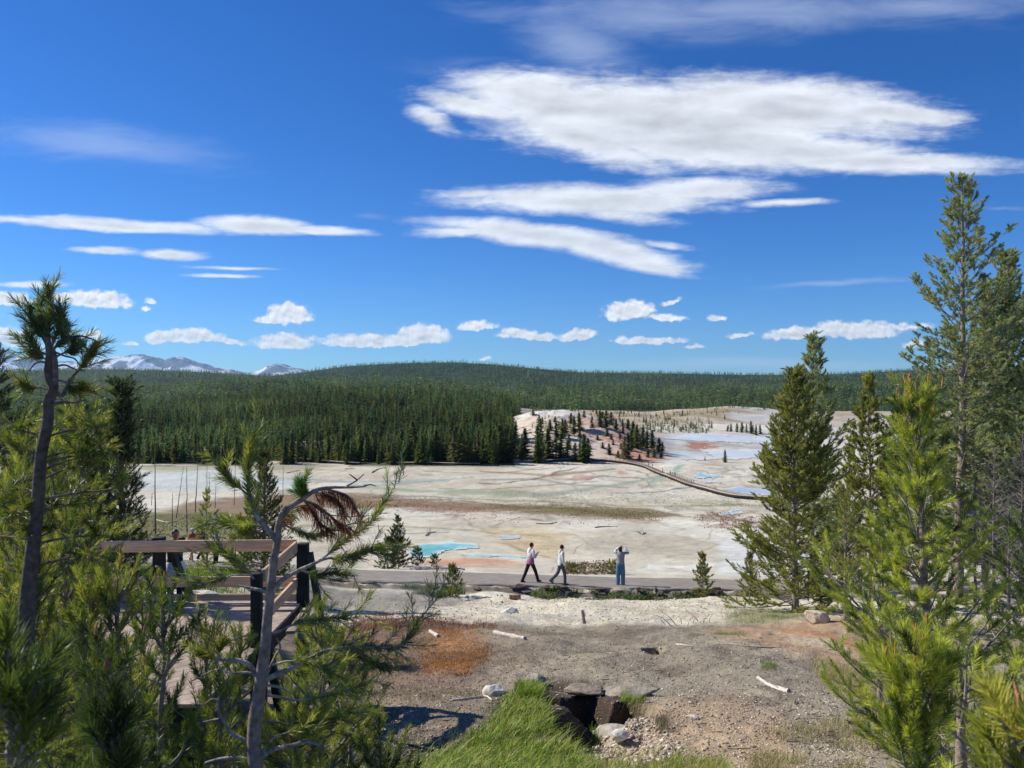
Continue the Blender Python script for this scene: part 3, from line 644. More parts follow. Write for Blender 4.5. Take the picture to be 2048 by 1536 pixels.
# ------------------------------------------------------------------ snow mountains far away
def build_mountains():
    D0 = 26000.0
    X, Y = np.meshgrid(np.linspace(-21500, -5200, 700), np.linspace(D0-2600, D0+2600, 150), indexing='ij')
    px = 1024+F*X/Y
    crest = np.interp(px, [-400, -150, 0, 30, 70, 150, 200, 235, 265, 290, 330, 345, 365, 385, 420, 470, 500, 535, 560, 600, 625, 660, 700], [680, 686, 694, 706, 716, 722, 716, 712, 708, 709, 717, 711, 711, 719, 726, 737, 745, 731, 727, 729, 737, 748, 756])
    zc = (HOR-crest)/F*Y
    foot = (HOR-775)/F*Y
    r = fbm(X*.0009, Y*.0009, 6, 501, .55); rid = 1-np.abs(fbm(X*.0006, Y*.0006, 6, 503, .55)-.5)*2.4
    prof = 1-np.clip(np.abs(Y-D0)/2600, 0, 1)**1.3
    Z = foot+(zc-foot)*prof*(.62+.38*np.clip(rid, 0, 1)**.7*1.0)+(r-.5)*240*prof
    gy = np.gradient(Z, axis=1)/35.0
    alt = (Z-foot)/(1300.0)
    rock = lin(104, 98, 112)[None, None]*(.75+.5*fbm(X*.002, Y*.002, 5, 507)[..., None])
    tr = lin(60, 70, 62)
    C = rock*np.ones(X.shape+(1,))
    k = sm(alt+(fbm(X*.001, Y*.001, 4, 509)-.5)*.5, .36, .22)[..., None]; C = C*(1-k)+tr*k
    sn = sm(fbm(X*.0022+Z*.0016, Y*.002, 6, 511, .62), .50, .54)*sm(alt, .22, .40)
    C = C*(1-sn[..., None])+np.array([.82, .84, .88])*sn[..., None]
    n, m = X.shape; i = np.arange(n-1)[:, None]*m; j = np.arange(m-1)[None, :]
    f = np.stack([i+j, i+m+j, i+m+j+1, i+j+1], -1).reshape(-1, 4)
    o = mobj('mountains', np.stack([X, Y, Z], -1).reshape(-1, 3), [f], mat_attr('mountain_rock', .95, spec=.1), None, C.reshape(-1, 3), False); tag(o, kind='structure')
build_mountains()

# ------------------------------------------------------------------ distant conifers
G1 = lin(140, 152, 90); G2 = lin(98, 114, 76); G3 = lin(158, 158, 96); GB = lin(126, 144, 114)
def conifer_mesh(seed, nb, ncl, size, rad=.17, bare=.04, c1=G1, c2=G2):
    """crown of a conifer of height 1: tapering whorls made of many small ragged clumps"""
    r = np.random.default_rng(seed); V = []; C = []
    h = bare+(1-bare)*(np.arange(nb)+r.random(nb))/nb*.98; az = r.random(nb)*2*math.pi+np.arange(nb)*2.4
    lump = .75+.5*vn(h*7, az*0+seed, seed)
    R_ = rad*np.minimum((1-h)**.75*1.05, 1)*(.45+.6*r.random(nb))*lump*np.minimum(1, .55+h*2.5)+.006
    for k in range(ncl):
        t = (k+.6+r.random(nb)*.6)/ncl; t = np.clip(t, 0.1, 1.05)
        c = np.stack([np.cos(az)*R_*t, np.sin(az)*R_*t, h-R_*t*.25+.12*R_*t*t], 1)
        s_ = size*(1.15-.45*t)*(.6+.8*r.random(nb))*(1-.45*h)
        d1 = np.stack([np.cos(az), np.sin(az), -.15+.5*r.random(nb)], 1)*s_[:, None]*1.1
        d2 = np.stack([-np.sin(az), np.cos(az), (r.random(nb)-.5)*1.1], 1)*s_[:, None]*.8
        up = np.stack([np.zeros(nb), np.zeros(nb), np.ones(nb)], 1)*s_[:, None]*.55
        V.append(np.stack([c-d1*.6+d2-up*.4, c-d1*.5-d2-up*.5, c+d1+up*.4], 1)); 
        q = np.clip(r.random(nb)*.7+.3*lump-.3, 0, 1)[:, None]; C.append(np.repeat(c2*(1-q)+c1*q, 3, 0))
    V = np.concatenate(V).reshape(-1, 3); C = np.concatenate(C); return V, np.arange(len(V)).reshape(-1, 3), C
def trunk_mesh(seed, top=.97, r=.011):
    rr = np.random.default_rng(seed); n = 6; z = np.linspace(-.02, top, n); P = np.stack([np.cumsum(rr.normal(0, .004, n)), np.cumsum(rr.normal(0, .004, n)), z], 1)
    V, f = tube(P, np.linspace(r, r*.15, n), 5); return V, f

PROTO = []
for k in range(8):
    V, f, C = conifer_mesh(900+k, [230, 200, 240, 130, 230, 190, 220, 110][k], 5, .042, rad=[.17, .20, .23, .16, .21, .18, .25, .15][k], bare=[.03, .05, .02, .10, .04, .06, .02, .12][k], c1=[G1, G3, G1, GB, G1, G3, G3, lin(150, 140, 120)][k], c2=[G2, G2*1.2, G2*.8, G2, G2*.7, G2, G2*1.1, lin(96, 92, 80)][k])
    mc = mesh_data('crown', V, [f], M_far, C); tv, tf = trunk_mesh(k); mt = mesh_data('trunk', tv, [tf], M_barkfar, np.broadcast_to(lin(110, 98, 88), (len(tv), 3)), True)
    PROTO.append((mc, mt))
def far_tree(p, h, k, rz, wid, label, group, name='pine_tree', cat='pine tree'):
    e = empty(name, p, label, cat, group, rz); e.scale = (h*wid, h*wid, h)
    for me, nm in zip(PROTO[k], ('crown', 'trunk')):
        o = bpy.data.objects.new(nm, me); link(o, e)
    return e

rg = np.random.default_rng(5)
def build_forest():
    # individual trees along the front of the wood, the largest ones in the photo
    cand = []
    while len(cand) < 200:
        px = rg.uniform(262, 1085); d = 333+abs(rg.normal(0, 30))
        if 330 <= d < 420:
            X = (px-1024)/F*d
            n_ = fbm(np.array([X*.05]), np.array([d*.03]), 3, 603)[0]
            if (px < 640 and n_ < .44) : continue
            cand.append((px, d, X))
    lab = 'dark green conifer in the dense front row of the wood beyond the basin'
    cand.sort()
    for (px, d, X) in cand:
        k = int(rg.integers(0, 8)); h = rg.uniform(7.5, 16.5)*(1.0 if px > 640 else .75)*(.75+.5*fbm(np.array([X*.06]), np.array([d*.06]), 2, 605)[0])
        q_ = rg.random()
        if q_ < .25: h *= .5
        elif q_ > .93: h *= 1.25
        if k == 7 and rg.random() < .6: k = 0
        far_tree((X, d, gnd(X, d)-.3), h, k, rg.uniform(0, 6.28), rg.uniform(1.15, 1.6), lab, 'conifers along the front edge of the wood')
    def scatter(name, n, d0, d1, nb, ncl, size, hh, seed, gen, variants=6, dens=1.0):
        r = np.random.default_rng(seed); N = n*3
        px = r.uniform(-260, 2300, N); d = np.exp(r.uniform(math.log(d0), math.log(d1), N)) if gen == 'log' else None
        if d is None:
            # even over the photo's height
            dd = np.geomspace(d0, d1, 2000); z = TTmean(dd); pp = HOR-z/dd*F; w = np.abs(np.gradient(pp))+.04*np.abs(np.gradient(np.log(dd)))/np.gradient(np.log(dd)).mean()
            c = np.cumsum(w); d = np.interp(r.uniform(c[0], c[-1], N), c, dd)
        X = (px-1024)/F*d; ok = in_forest(px, d, X, d) > r.random(N)*.9+.05; ok &= fbm(X*.03, d*.03, 3, 611) > np.where((px < 700) & (d < 480), .46, .34)
        px, d, X = px[ok][:n], d[ok][:n], X[ok][:n]; Z = height(X, d); m = len(X)
        H = r.uniform(hh[0], hh[1], m)*(.6+.8*fbm(X*.02, d*.02, 3, 612))*np.where(r.random(m) < .12, 1.3, 1)*np.where(r.random(m) < .2, .65, 1); a = r.uniform(0, 6.28, m); wd = r.uniform(.85, 1.35, m)
        kk = r.integers(0, variants, m); Vs = []; Cs = []; tint = r.uniform(.55, 1.35, (m, 1))*(.35+1.3*fbm(X*.012, d*.012, 3, 613))[:, None]*np.array([.92, .98, 1.08])[None]; hue = r.normal(0, .13, (m, 1)); gry = r.random(m) < .06
        for k in range(variants):
            V, f, C = conifer_mesh(seed*10+k, nb, ncl, size, rad=.16+.02*(k % 3)); s_ = kk == k
            ca, sa = np.cos(a[s_])[:, None], np.sin(a[s_])[:, None]; hw = (H*wd)[s_][:, None]
            x = (V[:, 0]*ca-V[:, 1]*sa)*hw+X[s_][:, None]; y = (V[:, 0]*sa+V[:, 1]*ca)*hw+d[s_][:, None]; z = V[:, 2]*H[s_][:, None]+Z[s_][:, None]
            Vs.append(np.stack([x, y, z], -1).reshape(-1, 3)); cc = C[None]*tint[s_][:, None, :]*np.where(gry[s_][:, None, None], np.array([1.25, .95, .95])[None, None], 1.0)
            cc = cc*np.stack([1+hue[s_], np.ones_like(hue[s_]), 1-hue[s_]], -1).reshape(-1, 1, 3)
            Cs.append(np.clip(cc, 0, 1).reshape(-1, 3))
        V = np.concatenate(Vs); o = mobj(name, V, [np.arange(len(V)).reshape(-1, 3)], M_far, None, np.concatenate(Cs))
        tag(o, kind='stuff')
    def TTmean(dd): return base_h(-0.22*dd, dd)
    scatter('forest', 5200, 345, 620, 64, 4, .052, (8, 14.5), 31, 'row')
    scatter('hillside_forest', 13000, 600, 1500, 32, 3, .078, (9, 15), 32, 'row')
    scatter('far_hill_forest', 42000, 1400, 4800, 7, 2, .20, (12, 19), 33, 'row', 3)
build_forest()

def mound_trees():
    T = [(1050, 918, 60), (1075, 926, 44), (1096, 920, 60), (1112, 912, 66), (1122, 918, 50), (1135, 915, 34), (1150, 922, 36), (1160, 922, 40), (1168, 925, 56), (1176, 920, 44),
         (1100, 870, 22), (1078, 862, 26), (1118, 862, 14), (1125, 880, 38), (1130, 868, 26), (1148, 868, 40), (1158, 860, 36), (1142, 846, 22), (1168, 838, 12), (1184, 862, 26), (1200, 856, 32), (1212, 858, 34), (1222, 850, 26), (1205, 838, 14), (1232, 862, 22),
         (1246, 868, 16), (1256, 860, 22), (1240, 880, 22), (1218, 908, 22), (1180, 896, 10), (1195, 878, 10), (1222, 878, 12), (1226, 890, 10), (1236, 915, 14), (1242, 898, 12),
         (1256, 922, 56), (1250, 918, 44), (1262, 900, 40), (1274, 895, 44), (1286, 896, 42), (1294, 896, 36), (1304, 897, 38), (1318, 902, 28), (1325, 903, 20), (1279, 920, 12), (1296, 914, 18), (1308, 914, 18), (1322, 916, 14),
         (1266, 880, 40), (1245, 856, 18), (1214, 870, 16), (1110, 842, 12), (1160, 880, 18), (1138, 898, 30), (1205, 895, 12), (1085, 850, 16), (1066, 832, 12)]
    for i, (px, py, h) in enumerate(T):
        p = at(px, py, 300); H = h/F*p[1]*1.05
        small = h < 16
        far_tree((p[0], p[1], p[2]-.15), H, int((i*5) % 8) if not small else 6, i*1.7, 2.7 if small else (2.3 if h < 30 else 1.9),
                 'small pine scattered on the pink and white sinter mound' if h < 30 else 'tall dark pine standing on the pink sinter mound beside the wood', 'small pines on the sinter mound' if h < 30 else 'tall pines on the sinter mound')
    # island clump and low hill behind
    for i, (px, py, h) in enumerate([(1462, 864, 18), (1474, 866, 20), (1484, 867, 22), (1493, 868, 20), (1502, 868, 26), (1512, 869, 22), (1455, 863, 12), (1506, 866, 16), (1520, 868, 20)]):
        p = at(px, py, 500); far_tree(p-np.array([0, 0, .2]), h/F*p[1], i % 8, i, 1.7, 'dark pine in the small clump on the low island of the white flats', 'pines of the island clump')
    for px, py, h, l in ((1450, 925, 27, 'lone small pine standing on the pale flats right of the boardwalk'), (1410, 921, 9, 'tiny shrubby pine on the pale flats left of the lone pine')):
        p = at(px, py, 300); far_tree(p-np.array([0, 0, .1]), h/F*p[1], 2, 1.0, 1.35, l, None)
    r = np.random.default_rng(77)
    n = 0
    while n < 60:
        px = r.uniform(1130, 1545); d = r.uniform(700, 1250); X = (px-1024)/F*d
        if fbm(np.array([X*.012]), np.array([d*.012]), 3, 640)[0] < .48: continue
        if px > 1430 and d < 1100 and r.random() < .8: continue
        far_tree((X, d, gnd(X, d)-.2), r.uniform(3.5, 9), int(r.integers(0, 8)), r.uniform(0, 6), r.uniform(1.2, 1.6), 'scattered low pine on the ochre rise beyond the white flats', 'scattered pines on the ochre rise'); n += 1
mound_trees()
def build_scrub():
    r = np.random.default_rng(91); N = 2600; px = r.uniform(1060, 1560, N); d = np.where(r.random(N) < .25, r.uniform(345, 470, N), np.exp(r.uniform(math.log(620), math.log(1320), N))); X = (px-1024)/F*d
    k = fbm(X*.014, d*.014, 3, 641) > np.where(d > 500, .46, .50); k &= ~((d < 500) & (px > 1330)); k &= ~((px > 1420) & (d < 1000)); X, d = X[k], d[k]; m = len(X); Z = height(X, d); V, f, C = conifer_mesh(77, 22, 3, .16, rad=.42)
    H = r.uniform(.9, 3.6, m)*np.where(d > 500, 1.3, .7); a = r.uniform(0, 6.28, m); ca, sa = np.cos(a)[:, None], np.sin(a)[:, None]; h = H[:, None]
    W = np.stack([(V[:, 0]*ca-V[:, 1]*sa)*h+X[:, None], (V[:, 0]*sa+V[:, 1]*ca)*h+d[:, None], V[:, 2]*h+Z[:, None]], -1).reshape(-1, 3)
    cc = np.repeat(r.uniform(.7, 1.3, (m, 1)), len(V), 0)*np.tile(C, (m, 1))*np.repeat(np.where(r.random((m, 1)) < .3, 1, 0), len(V), 0)*np.array([.25, 0, 0]) + np.repeat(r.uniform(.7, 1.3, (m, 1)), len(V), 0)*np.tile(C, (m, 1))
    o = mobj('scrub', W, [np.arange(len(W)).reshape(-1, 3)], M_far, None, np.clip(cc, 0, 1)); tag(o, kind='stuff')
build_scrub()

# ------------------------------------------------------------------ detailed pines
def ortho(D):
    ref = np.where(np.abs(D[:, 2:3]) < .9, np.array([[0, 0, 1.0]]), np.array([[1.0, 0, 0]]))
    A = np.cross(D, ref); A /= np.linalg.norm(A, axis=1, keepdims=True)+1e-9; return A, np.cross(D, A)
def brush(P0, D, L, tint, nn, nl, nw, rng, spread=(.95, .45), sag=0.0):
    """bottle-brush shoots: nn needles round every segment, returned as triangles"""
    m = len(P0); D = D/(np.linalg.norm(D, axis=1, keepdims=True)+1e-9); A, B = ortho(D)
    s_ = (np.arange(nn)[None, :]+rng.random((m, nn)))/nn; s_ = s_**.85
    be = rng.random((m, nn))*2*math.pi; al = (spread[0]*(1-s_)+spread[1]*s_)*rng.uniform(.7, 1.2, (m, nn))
    ln = nl*rng.uniform(.75, 1.15, (m, nn))
    base = P0[:, None, :]+D[:, None, :]*(s_*L[:, None])[..., None]
    rad = A[:, None, :]*np.cos(be)[..., None]+B[:, None, :]*np.sin(be)[..., None]
    dr = D[:, None, :]*np.cos(al)[..., None]+rad*np.sin(al)[..., None]
    tip = base+dr*ln[..., None]; tip[..., 2] -= sag*ln
    wv = np.cross(dr.reshape(-1, 3), rng.normal(size=(m*nn, 3))); wv /= np.linalg.norm(wv, axis=1, keepdims=True)+1e-9; wv = wv.reshape(m, nn, 3)*nw/2
    mid = base*.45+tip*.55
    V = np.stack([base-wv*.8, base+wv*.8, mid+wv, tip, mid-wv], 2)      # 5 corners: a slim blade
    V = V.reshape(-1, 3); n = m*nn; o = np.arange(n)[:, None]*5
    f3 = o+np.array([[2, 3, 4]]); f4 = o+np.array([[0, 1, 2, 4]])
    c = np.repeat((tint[:, None, :]*rng.uniform(.75, 1.25, (m, nn, 1))).reshape(-1, 3), 5, 0)
    return V, f3, f4, np.clip(c, 0, 1)
def brush_tri(P0, D, L, tint, nn, nl, nw, rng, spread=(.95, .45)):
    V, f3, f4, c = brush(P0, D, L, tint, nn, nl, nw, rng, spread)
    V = V.reshape(-1, 5, 3)[:, [0, 1, 3]].reshape(-1, 3); c = c.reshape(-1, 5, 3)[:, :3].reshape(-1, 3)
    return V, np.arange(len(V)).reshape(-1, 3), None, c
def prisms(P0, P1, r0, r1, k=4):
    D = P1-P0; D = D/(np.linalg.norm(D, axis=1, keepdims=True)+1e-9); A, B = ortho(D); th = np.arange(k)*2*math.pi/k
    rad = A[:, None]*np.cos(th)[None, :, None]+B[:, None]*np.sin(th)[None, :, None]
    V = np.concatenate([P0[:, None]+rad*r0[:, None, None], P1[:, None]+rad*r1[:, None, None]], 1); m = len(P0)
    i = np.arange(k); f = np.stack([i, (i+1) % k, k+(i+1) % k, k+i], 1); f = (np.arange(m)[:, None, None]*2*k+f[None]).reshape(-1, 4)
    return V.reshape(-1, 3), f
def unit(v): v = np.asarray(v, float); return v/(np.linalg.norm(v)+1e-9)

YG = lin(150, 158, 62); MG = lin(108, 124, 54); DG = lin(66, 84, 46); BG = lin(100, 120, 84); OL = lin(118, 118, 56); DB = lin(128, 78, 52)
GREY = lin(150, 142, 134); BRK = lin(146, 132, 120)
class Tree:
    """grows one pine: wood segments, trunk and shoots; makes trunk, branches, crown as parts of one thing"""
    def __init__(s, seed): s.r = np.random.default_rng(seed); s.seg = []; s.sh = []; s.trunk = None
    def path(s, P, r0, r1):
        for i in range(len(P)-1):
            t0 = i/(len(P)-1); t1 = (i+1)/(len(P)-1); s.seg.append((P[i], P[i+1], r0*(1-t0)+r1*t0, r0*(1-t1)+r1*t1))
    def shoot(s, p, d, L, tint): s.sh.append((p, d, L, tint))
    def tint(s, cols, w):
        c = cols[s.r.choice(len(cols), p=w)]; return c*s.r.uniform(.8, 1.2)
    def branch(s, p0, az, e0, L, up, o):
        r = s.r; n = 7; P = [np.array(p0, float)]; e = e0; a = az+r.normal(0, .08)
        for i in range(n-1):
            e += up/(n-1)+r.normal(0, .05); a += r.normal(0, .07); st = L/(n-1)
            P.append(P[-1]+st*np.array([math.cos(a)*math.cos(e), math.sin(a)*math.cos(e), math.sin(e)]))
        P = np.array(P); rb = o['br']*(L/o['R'])**.7+.002; s.path(P, rb, .003)
        if o.get('bare'): sl = None
        sl = o['sl']; tw = o['tw']; k = 0; s0 = o['inner']
        ss = s0
        while ss < .97:
            x = ss*(n-1); i = min(int(x), n-2); q = P[i]+(P[i+1]-P[i])*(x-i); d = unit(P[i+1]-P[i]); side = 1 if k % 2 else -1; k += 1
            h = unit(np.cross(d, (0, 0, 1))); l2 = max((.22+.42*(1-ss))*L*r.uniform(.6, 1.1), sl*.8); l2 = min(l2, o['l2max'])
            ang = r.uniform(.6, 1.1); dd = unit(d*math.cos(ang)+h*side*math.sin(ang)+np.array([0, 0, r.uniform(-.15, .45)]))
            d2 = unit(dd+d*.35+np.array([0, 0, .30*o['curl']]))
            m = q+dd*l2*.5; e_ = m+d2*l2*.5; s.seg.append((q, m, rb*.45*(1-ss*.5)+.0015, .003)); s.seg.append((m, e_, .003, .0018))
            if r.random() > o['skip']:
                if not o.get('bare'):
                    L_ = min(sl*r.uniform(.8, 1.25), l2*.85); s.shoot(e_-d2*L_*.8, unit(d2+np.array([0, 0, .15*o['curl']])), L_, s.tint(o['cols'], o['w']))
                    if l2 > sl*1.25: s.shoot(m-dd*L_*.5, dd, L_*1.1, s.tint(o['cols'], o['w']))
                nsub = int(l2/o['tw2'])
                for j in range(nsub):
                    u = .35+.6*(j+r.random())/nsub; q2 = q+(e_-q)*u; h2 = unit(np.cross(dd, (0, 0, 1)))*(1 if j % 2 else -1)
                    d3 = unit(dd*.7+h2*r.uniform(.5, 1.0)+np.array([0, 0, r.uniform(-.1, .6)*o['curl']])); l3 = sl*r.uniform(.7, 1.2)*(1 if not o.get('bare') else 1.5)
                    s.seg.append((q2, q2+d3*l3, .0022, .0015))
                    if not o.get('bare'): s.shoot(q2+d3*l3*.15, d3, l3*.9, s.tint(o['cols'], o['w']))
            elif r.random() < .5: s.seg.append((e_, e_+unit(d2+r.normal(0, .4, 3))*l2*.4, .0018, .001))
            ss += tw/L*r.uniform(.7, 1.3)
        if not o.get('bare'):
            d = unit(P[-1]-P[-2]); s.shoot(P[-1]-d*sl*.6, unit(d+np.array([0, 0, .2])), sl*1.25, s.tint(o['cols'], o['w']))
    def grow(s, base, H, R, **kw):
        o = dict(nl=.052, nw=.0026, nn=70, sl=.17, ws=.34, nb=5, c0=.10, br=.014, tw=.13, tw2=.13, inner=.25, l2max=.9, skip=.06, curl=1.0, up=.5, e0=(-.05, .85), r0=.05, lean=(0, 0), wob=.02,
                 cols=[YG, MG, DG], w=[.35, .45, .20], prof=lambda t: (1-t)**.7*(.55+.45*min(1, t*5)), top=1.0, irr=.3)
        o.update(kw); o['R'] = R; r = s.r; s.o = o; base = np.array(base, float)
        n = 14; t = np.linspace(0, 1, n); w = np.cumsum(r.normal(0, o['wob'], (n, 2)), 0); w -= w[0]
        T = np.stack([base[0]+o['lean'][0]*t**1.3*H+w[:, 0]*H/6, base[1]+o['lean'][1]*t*H+w[:, 1]*H/6, base[2]-.15+t*(H+.15)], 1)
        s.trunk = (T, o['r0']*(1-t*.93)**.9+.003)
        z = o['c0']*H
        while z < H*o['top']-.05:
            tt = (z/H-o['c0'])/(1-o['c0']); tp = (z+.15)/(H+.15)*(n-1); i = min(int(tp), n-2); q = T[i]+(T[i+1]-T[i])*(tp-i)
            a0 = r.random()*6.28; nb = max(3, int(o['nb']+r.integers(-1, 2))); lum = 1+o['irr']*r.normal()*.5
            for b in range(nb):
                Lb = R*o['prof'](tt)*r.uniform(1-o['irr']*1.3, 1+o['irr']*.6)*lum
                if Lb < o['sl']*.9: Lb = o['sl']*.9
                e = o['e0'][0]*(1-tt)+o['e0'][1]*tt+r.normal(0, .12)
                s.branch(q+np.array([0, 0, r.uniform(-.06, .06)]), a0+b*6.283/nb+r.normal(0, .25), e, Lb, o['up']*(1-.4*tt)+r.normal(0, .12), o)
            z += o['ws']*r.uniform(.7, 1.3)*(1-.35*tt)
        if not o.get('bare'):
            d = unit(T[-1]-T[-2])
            s.shoot(T[-1]-d*o['sl']*1.6, d, o['sl']*1.2, s.tint(o['cols'], o['w'])); s.shoot(T[-1]-d*o['sl']*.5, d, o['sl']*1.0, s.tint(o['cols'], o['w']))
        return s
    def build(s, name, label, cat='pine tree', group=None, full=True, wood=GREY, bark=BRK, loc=None, spread=(.95, .45)):
        o = s.o; loc = np.array(loc if loc is not None else s.trunk[0][0]); e = empty(name, loc, label, cat, group)
        V, f = tube(s.trunk[0]-loc, s.trunk[1], 10); mobj('trunk', V, [f], M_bark, e, np.broadcast_to(bark, (len(V), 3)), True)
        if s.seg:
            P0 = np.array([q[0] for q in s.seg])-loc; P1 = np.array([q[1] for q in s.seg])-loc
            V, f = prisms(P0, P1, np.array([q[2] for q in s.seg]), np.array([q[3] for q in s.seg]), 5 if full else 3)
            c = np.repeat(wood[None]*s.r.uniform(.6, 1.15, (len(P0), 1)), len(V)//len(P0), 0); mobj('branches', V, [f], M_bark if not o.get('bare') else M_dead, e, c, full)
        if s.sh:
            P0 = np.array([q[0] for q in s.sh])-loc; D = np.array([q[1] for q in s.sh]); L = np.array([q[2] for q in s.sh]); C = np.array([q[3] for q in s.sh])
            V, f3, f4, c = (brush if full else brush_tri)(P0, D, L, C, o['nn'], o['nl'], o['nw'], s.r, spread)
            mobj('crown', V, [f3, f4] if f4 is not None else [f3], M_needle, e, c)
            s.ntri = len(f3)
        return e
NT_TOTAL = 0
def pine(name, base, H, R, seed, label, group=None, full=True, cat='pine tree', wood=GREY, bark=BRK, spread=(.95, .45), **kw):
    global NT_TOTAL
    t = Tree(seed).grow(base, H, R, **kw); e = t.build(name, label, cat, group, full, wood, bark, None, spread); NT_TOTAL += len(t.sh)*t.o['nn']; return e, t
def top_pine(name, px, d, pytop, R, seed, label, **kw):
    """pine whose tip stands at a given height of the photo, d metres ahead"""
    b = at_d(px, d); ztop = (HOR-pytop)/F*d; return pine(name, b, ztop-b[2], R, seed, label, **kw)

BIG = dict(full=False, spread=(1.35, .35), nn=64, nl=.10, nw=.024, sl=.17, ws=.50, nb=6, br=.028, tw=.20, tw2=.19, l2max=1.3, inner=.25, skip=.05, wob=.012, up=.55)
def build_pines():
    dk = dict(cols=[lin(160, 164, 116), lin(128, 140, 102), lin(148, 162, 134)], w=[.4, .35, .25], inner=.25)
    ol = dict(cols=[lin(160, 160, 84), lin(130, 136, 74), lin(98, 106, 64)], w=[.4, .4, .2])
    # right-hand group
    top_pine('tall_pine', 1915, 27, 358, 2.75, 11, 'tallest pine, open blue green crown against the sky on the right', c0=.12, r0=.17, e0=(-.15, .8), prof=lambda t: (1-t)**.55*(.75+.25*min(1, t*4)), **{**BIG, **dk, 'ws': .50, 'irr': .42, 'nb': 6, 'tw': .24, 'nn': 56, 'inner': .35})
    top_pine('tall_pine', 2012, 31, 510, 2.9, 12, 'second tall dense pine at the right edge beside the tallest one', c0=.10, r0=.17, e0=(-.15, .8), prof=lambda t: (1-t)**.5*(.8+.2*min(1, t*4)), **{**BIG, **dk, 'nb': 8, 'ws': .42, 'tw': .19})
    top_pine('tall_pine', 2120, 33, 560, 3.0, 13, 'dense pine cut by the right edge of the photo', c0=.08, r0=.17, e0=(-.15, .8), **{**BIG, **dk, 'nb': 6})
    top_pine('pine_tree', 1625, 31, 668, 2.0, 14, 'slim blue green pine rising behind the broad olive pine', c0=.12, r0=.11, e0=(-.05, .9), prof=lambda t: (1-t)**.6, **{**BIG, **dk, 'ws': .46, 'sl': .24, 'tw': .24})
    top_pine('pine_tree', 1590, 24.5, 745, 2.25, 15, 'broad olive green pine with a full crown down to the ground', c0=.03, r0=.12, e0=(-.2, .95), prof=lambda t: (1-t)**.62*(.9+.1*min(1, t*4)), **{**BIG, **ol, 'ws': .34, 'nb': 7, 'nl': .075, 'sl': .22, 'nn': 56, 'tw': .17, 'tw2': .17, 'irr': .25, 'nw': .022, 'up': .7})
    top_pine('pine_tree', 1738, 26, 752, 1.5, 16, 'narrow olive pine between the broad pine and the tallest pine', c0=.2, r0=.07, **{**BIG, **ol, 'ws': .42, 'tw': .24})
    top_pine('pine_tree', 1800, 30, 800, 1.8, 17, 'sparse pine half hidden behind the bright young pine', c0=.1, r0=.07, **{**BIG, **ol, 'ws': .5})
    top_pine('pine_tree', 1690, 20, 990, 1.2, 18, 'low spreading olive pine right of the broad pine, in front of the narrow one', c0=.05, r0=.06, **{**BIG, **ol, 'ws': .32, 'tw': .2, 'sl': .2, 'nl': .07, 'nw': .014, 'nn': 50})
    top_pine('tall_pine', 1968, 30, 570, 2.3, 19, 'dense dark pine filling the gap between the two tallest pines', c0=.1, r0=.13, **{**BIG, **dk, 'nb': 7, 'ws': .45})
    top_pine('pine_tree', 1850, 33, 775, 1.9, 20, 'mid-height pine behind the top of the bright young pine', c0=.1, r0=.1, **{**BIG, **dk, 'nb': 6, 'ws': .45})
    top_pine('pine_tree', 1700, 36, 880, 1.6, 21, 'small dark pine far behind the narrow olive pine', c0=.05, r0=.08, **{**BIG, **ol, 'ws': .5})
    top_pine('pine_tree', 2060, 25, 690, 2.0, 22, 'dark pine with gaps at the very right edge, in front of the dense ones', c0=.12, r0=.12, **{**BIG, **dk, 'ws': .5})
    gy = dict(bare=True, skip=0.0)
    for i, (px, d, py, R, l) in enumerate([(1990, 22, 900, 1.3, 'dead grey pine, a thicket of bare twigs below the tall pines'), (2040, 24, 860, 1.5, 'bare grey tree at the right edge with tangled twigs'), (1950, 25, 960, 1.2, 'bare grey sapling left of the other dead trees'), (2080, 20, 960, 1.4, 'bare grey bush cut by the right edge of the photo'), (2015, 19, 1010, 1.2, 'low bare grey thicket, nearest of the dead trees')]):
        top_pine('dead_tree', px, d, py, R, 30+i, l, group='bare grey trees under the tall pines', cat='dead tree', wood=lin(150, 142, 136), bark=lin(120, 112, 106), **{**BIG, **gy, 'ws': .30, 'nb': 7, 'c0': .03, 'tw': .16, 'tw2': .16, 'br': .018, 'up': .2, 'r0': .05, 'full': False})
    # bright young pine on the right, near
    yg = dict(cols=[lin(176, 182, 78), lin(130, 144, 66), lin(78, 96, 52)], w=[.48, .34, .18], irr=.55)
    NEAR = dict(nn=120, nl=.062, nw=.0034, sl=.21, ws=.30, nb=5, br=.016, tw=.15, tw2=.16, inner=.15, l2max=.6, r0=.055, **yg)
    e, t = top_pine('young_pine', 1880, 6.6, 778, .98, 41, 'bright green young pine with upright orange candles, nearest of the right-hand group', c0=.03, e0=(.0, 1.0), up=.7, prof=lambda t: (1-t)**.75*(.8+.2*min(1, t*6)), lean=(-.06, 0), **{**NEAR, 'nb': 6})
    candles(e, t, 26, .085, 41)
    e, t = top_pine('young_pine', 1760, 9.0, 1090, .75, 42, 'low bright young pine with bent grey twigs left of the tall young pine', c0=.02, e0=(.1, 1.0), up=.6, **{**NEAR, 'nn': 80, 'nw': .0042, 'r0': .04})
    e, t = top_pine('young_pine', 2060, 7.2, 1060, .95, 44, 'dark green young pine at the right edge behind the bright one', c0=.05, e0=(.0, .9), **{**NEAR, 'nn': 80, 'nw': .004, 'cols': [MG, DG, DG], 'w': [.4, .3, .3]})
    e, t = top_pine('young_pine', 1925, 4.4, 1330, .80, 45, 'bushy bright pine filling the lower right below the tall young pine', c0=.02, e0=(.1, 1.0), **{**NEAR, 'nn': 110, 'nw': .003, 'nl': .055, 'sl': .17})
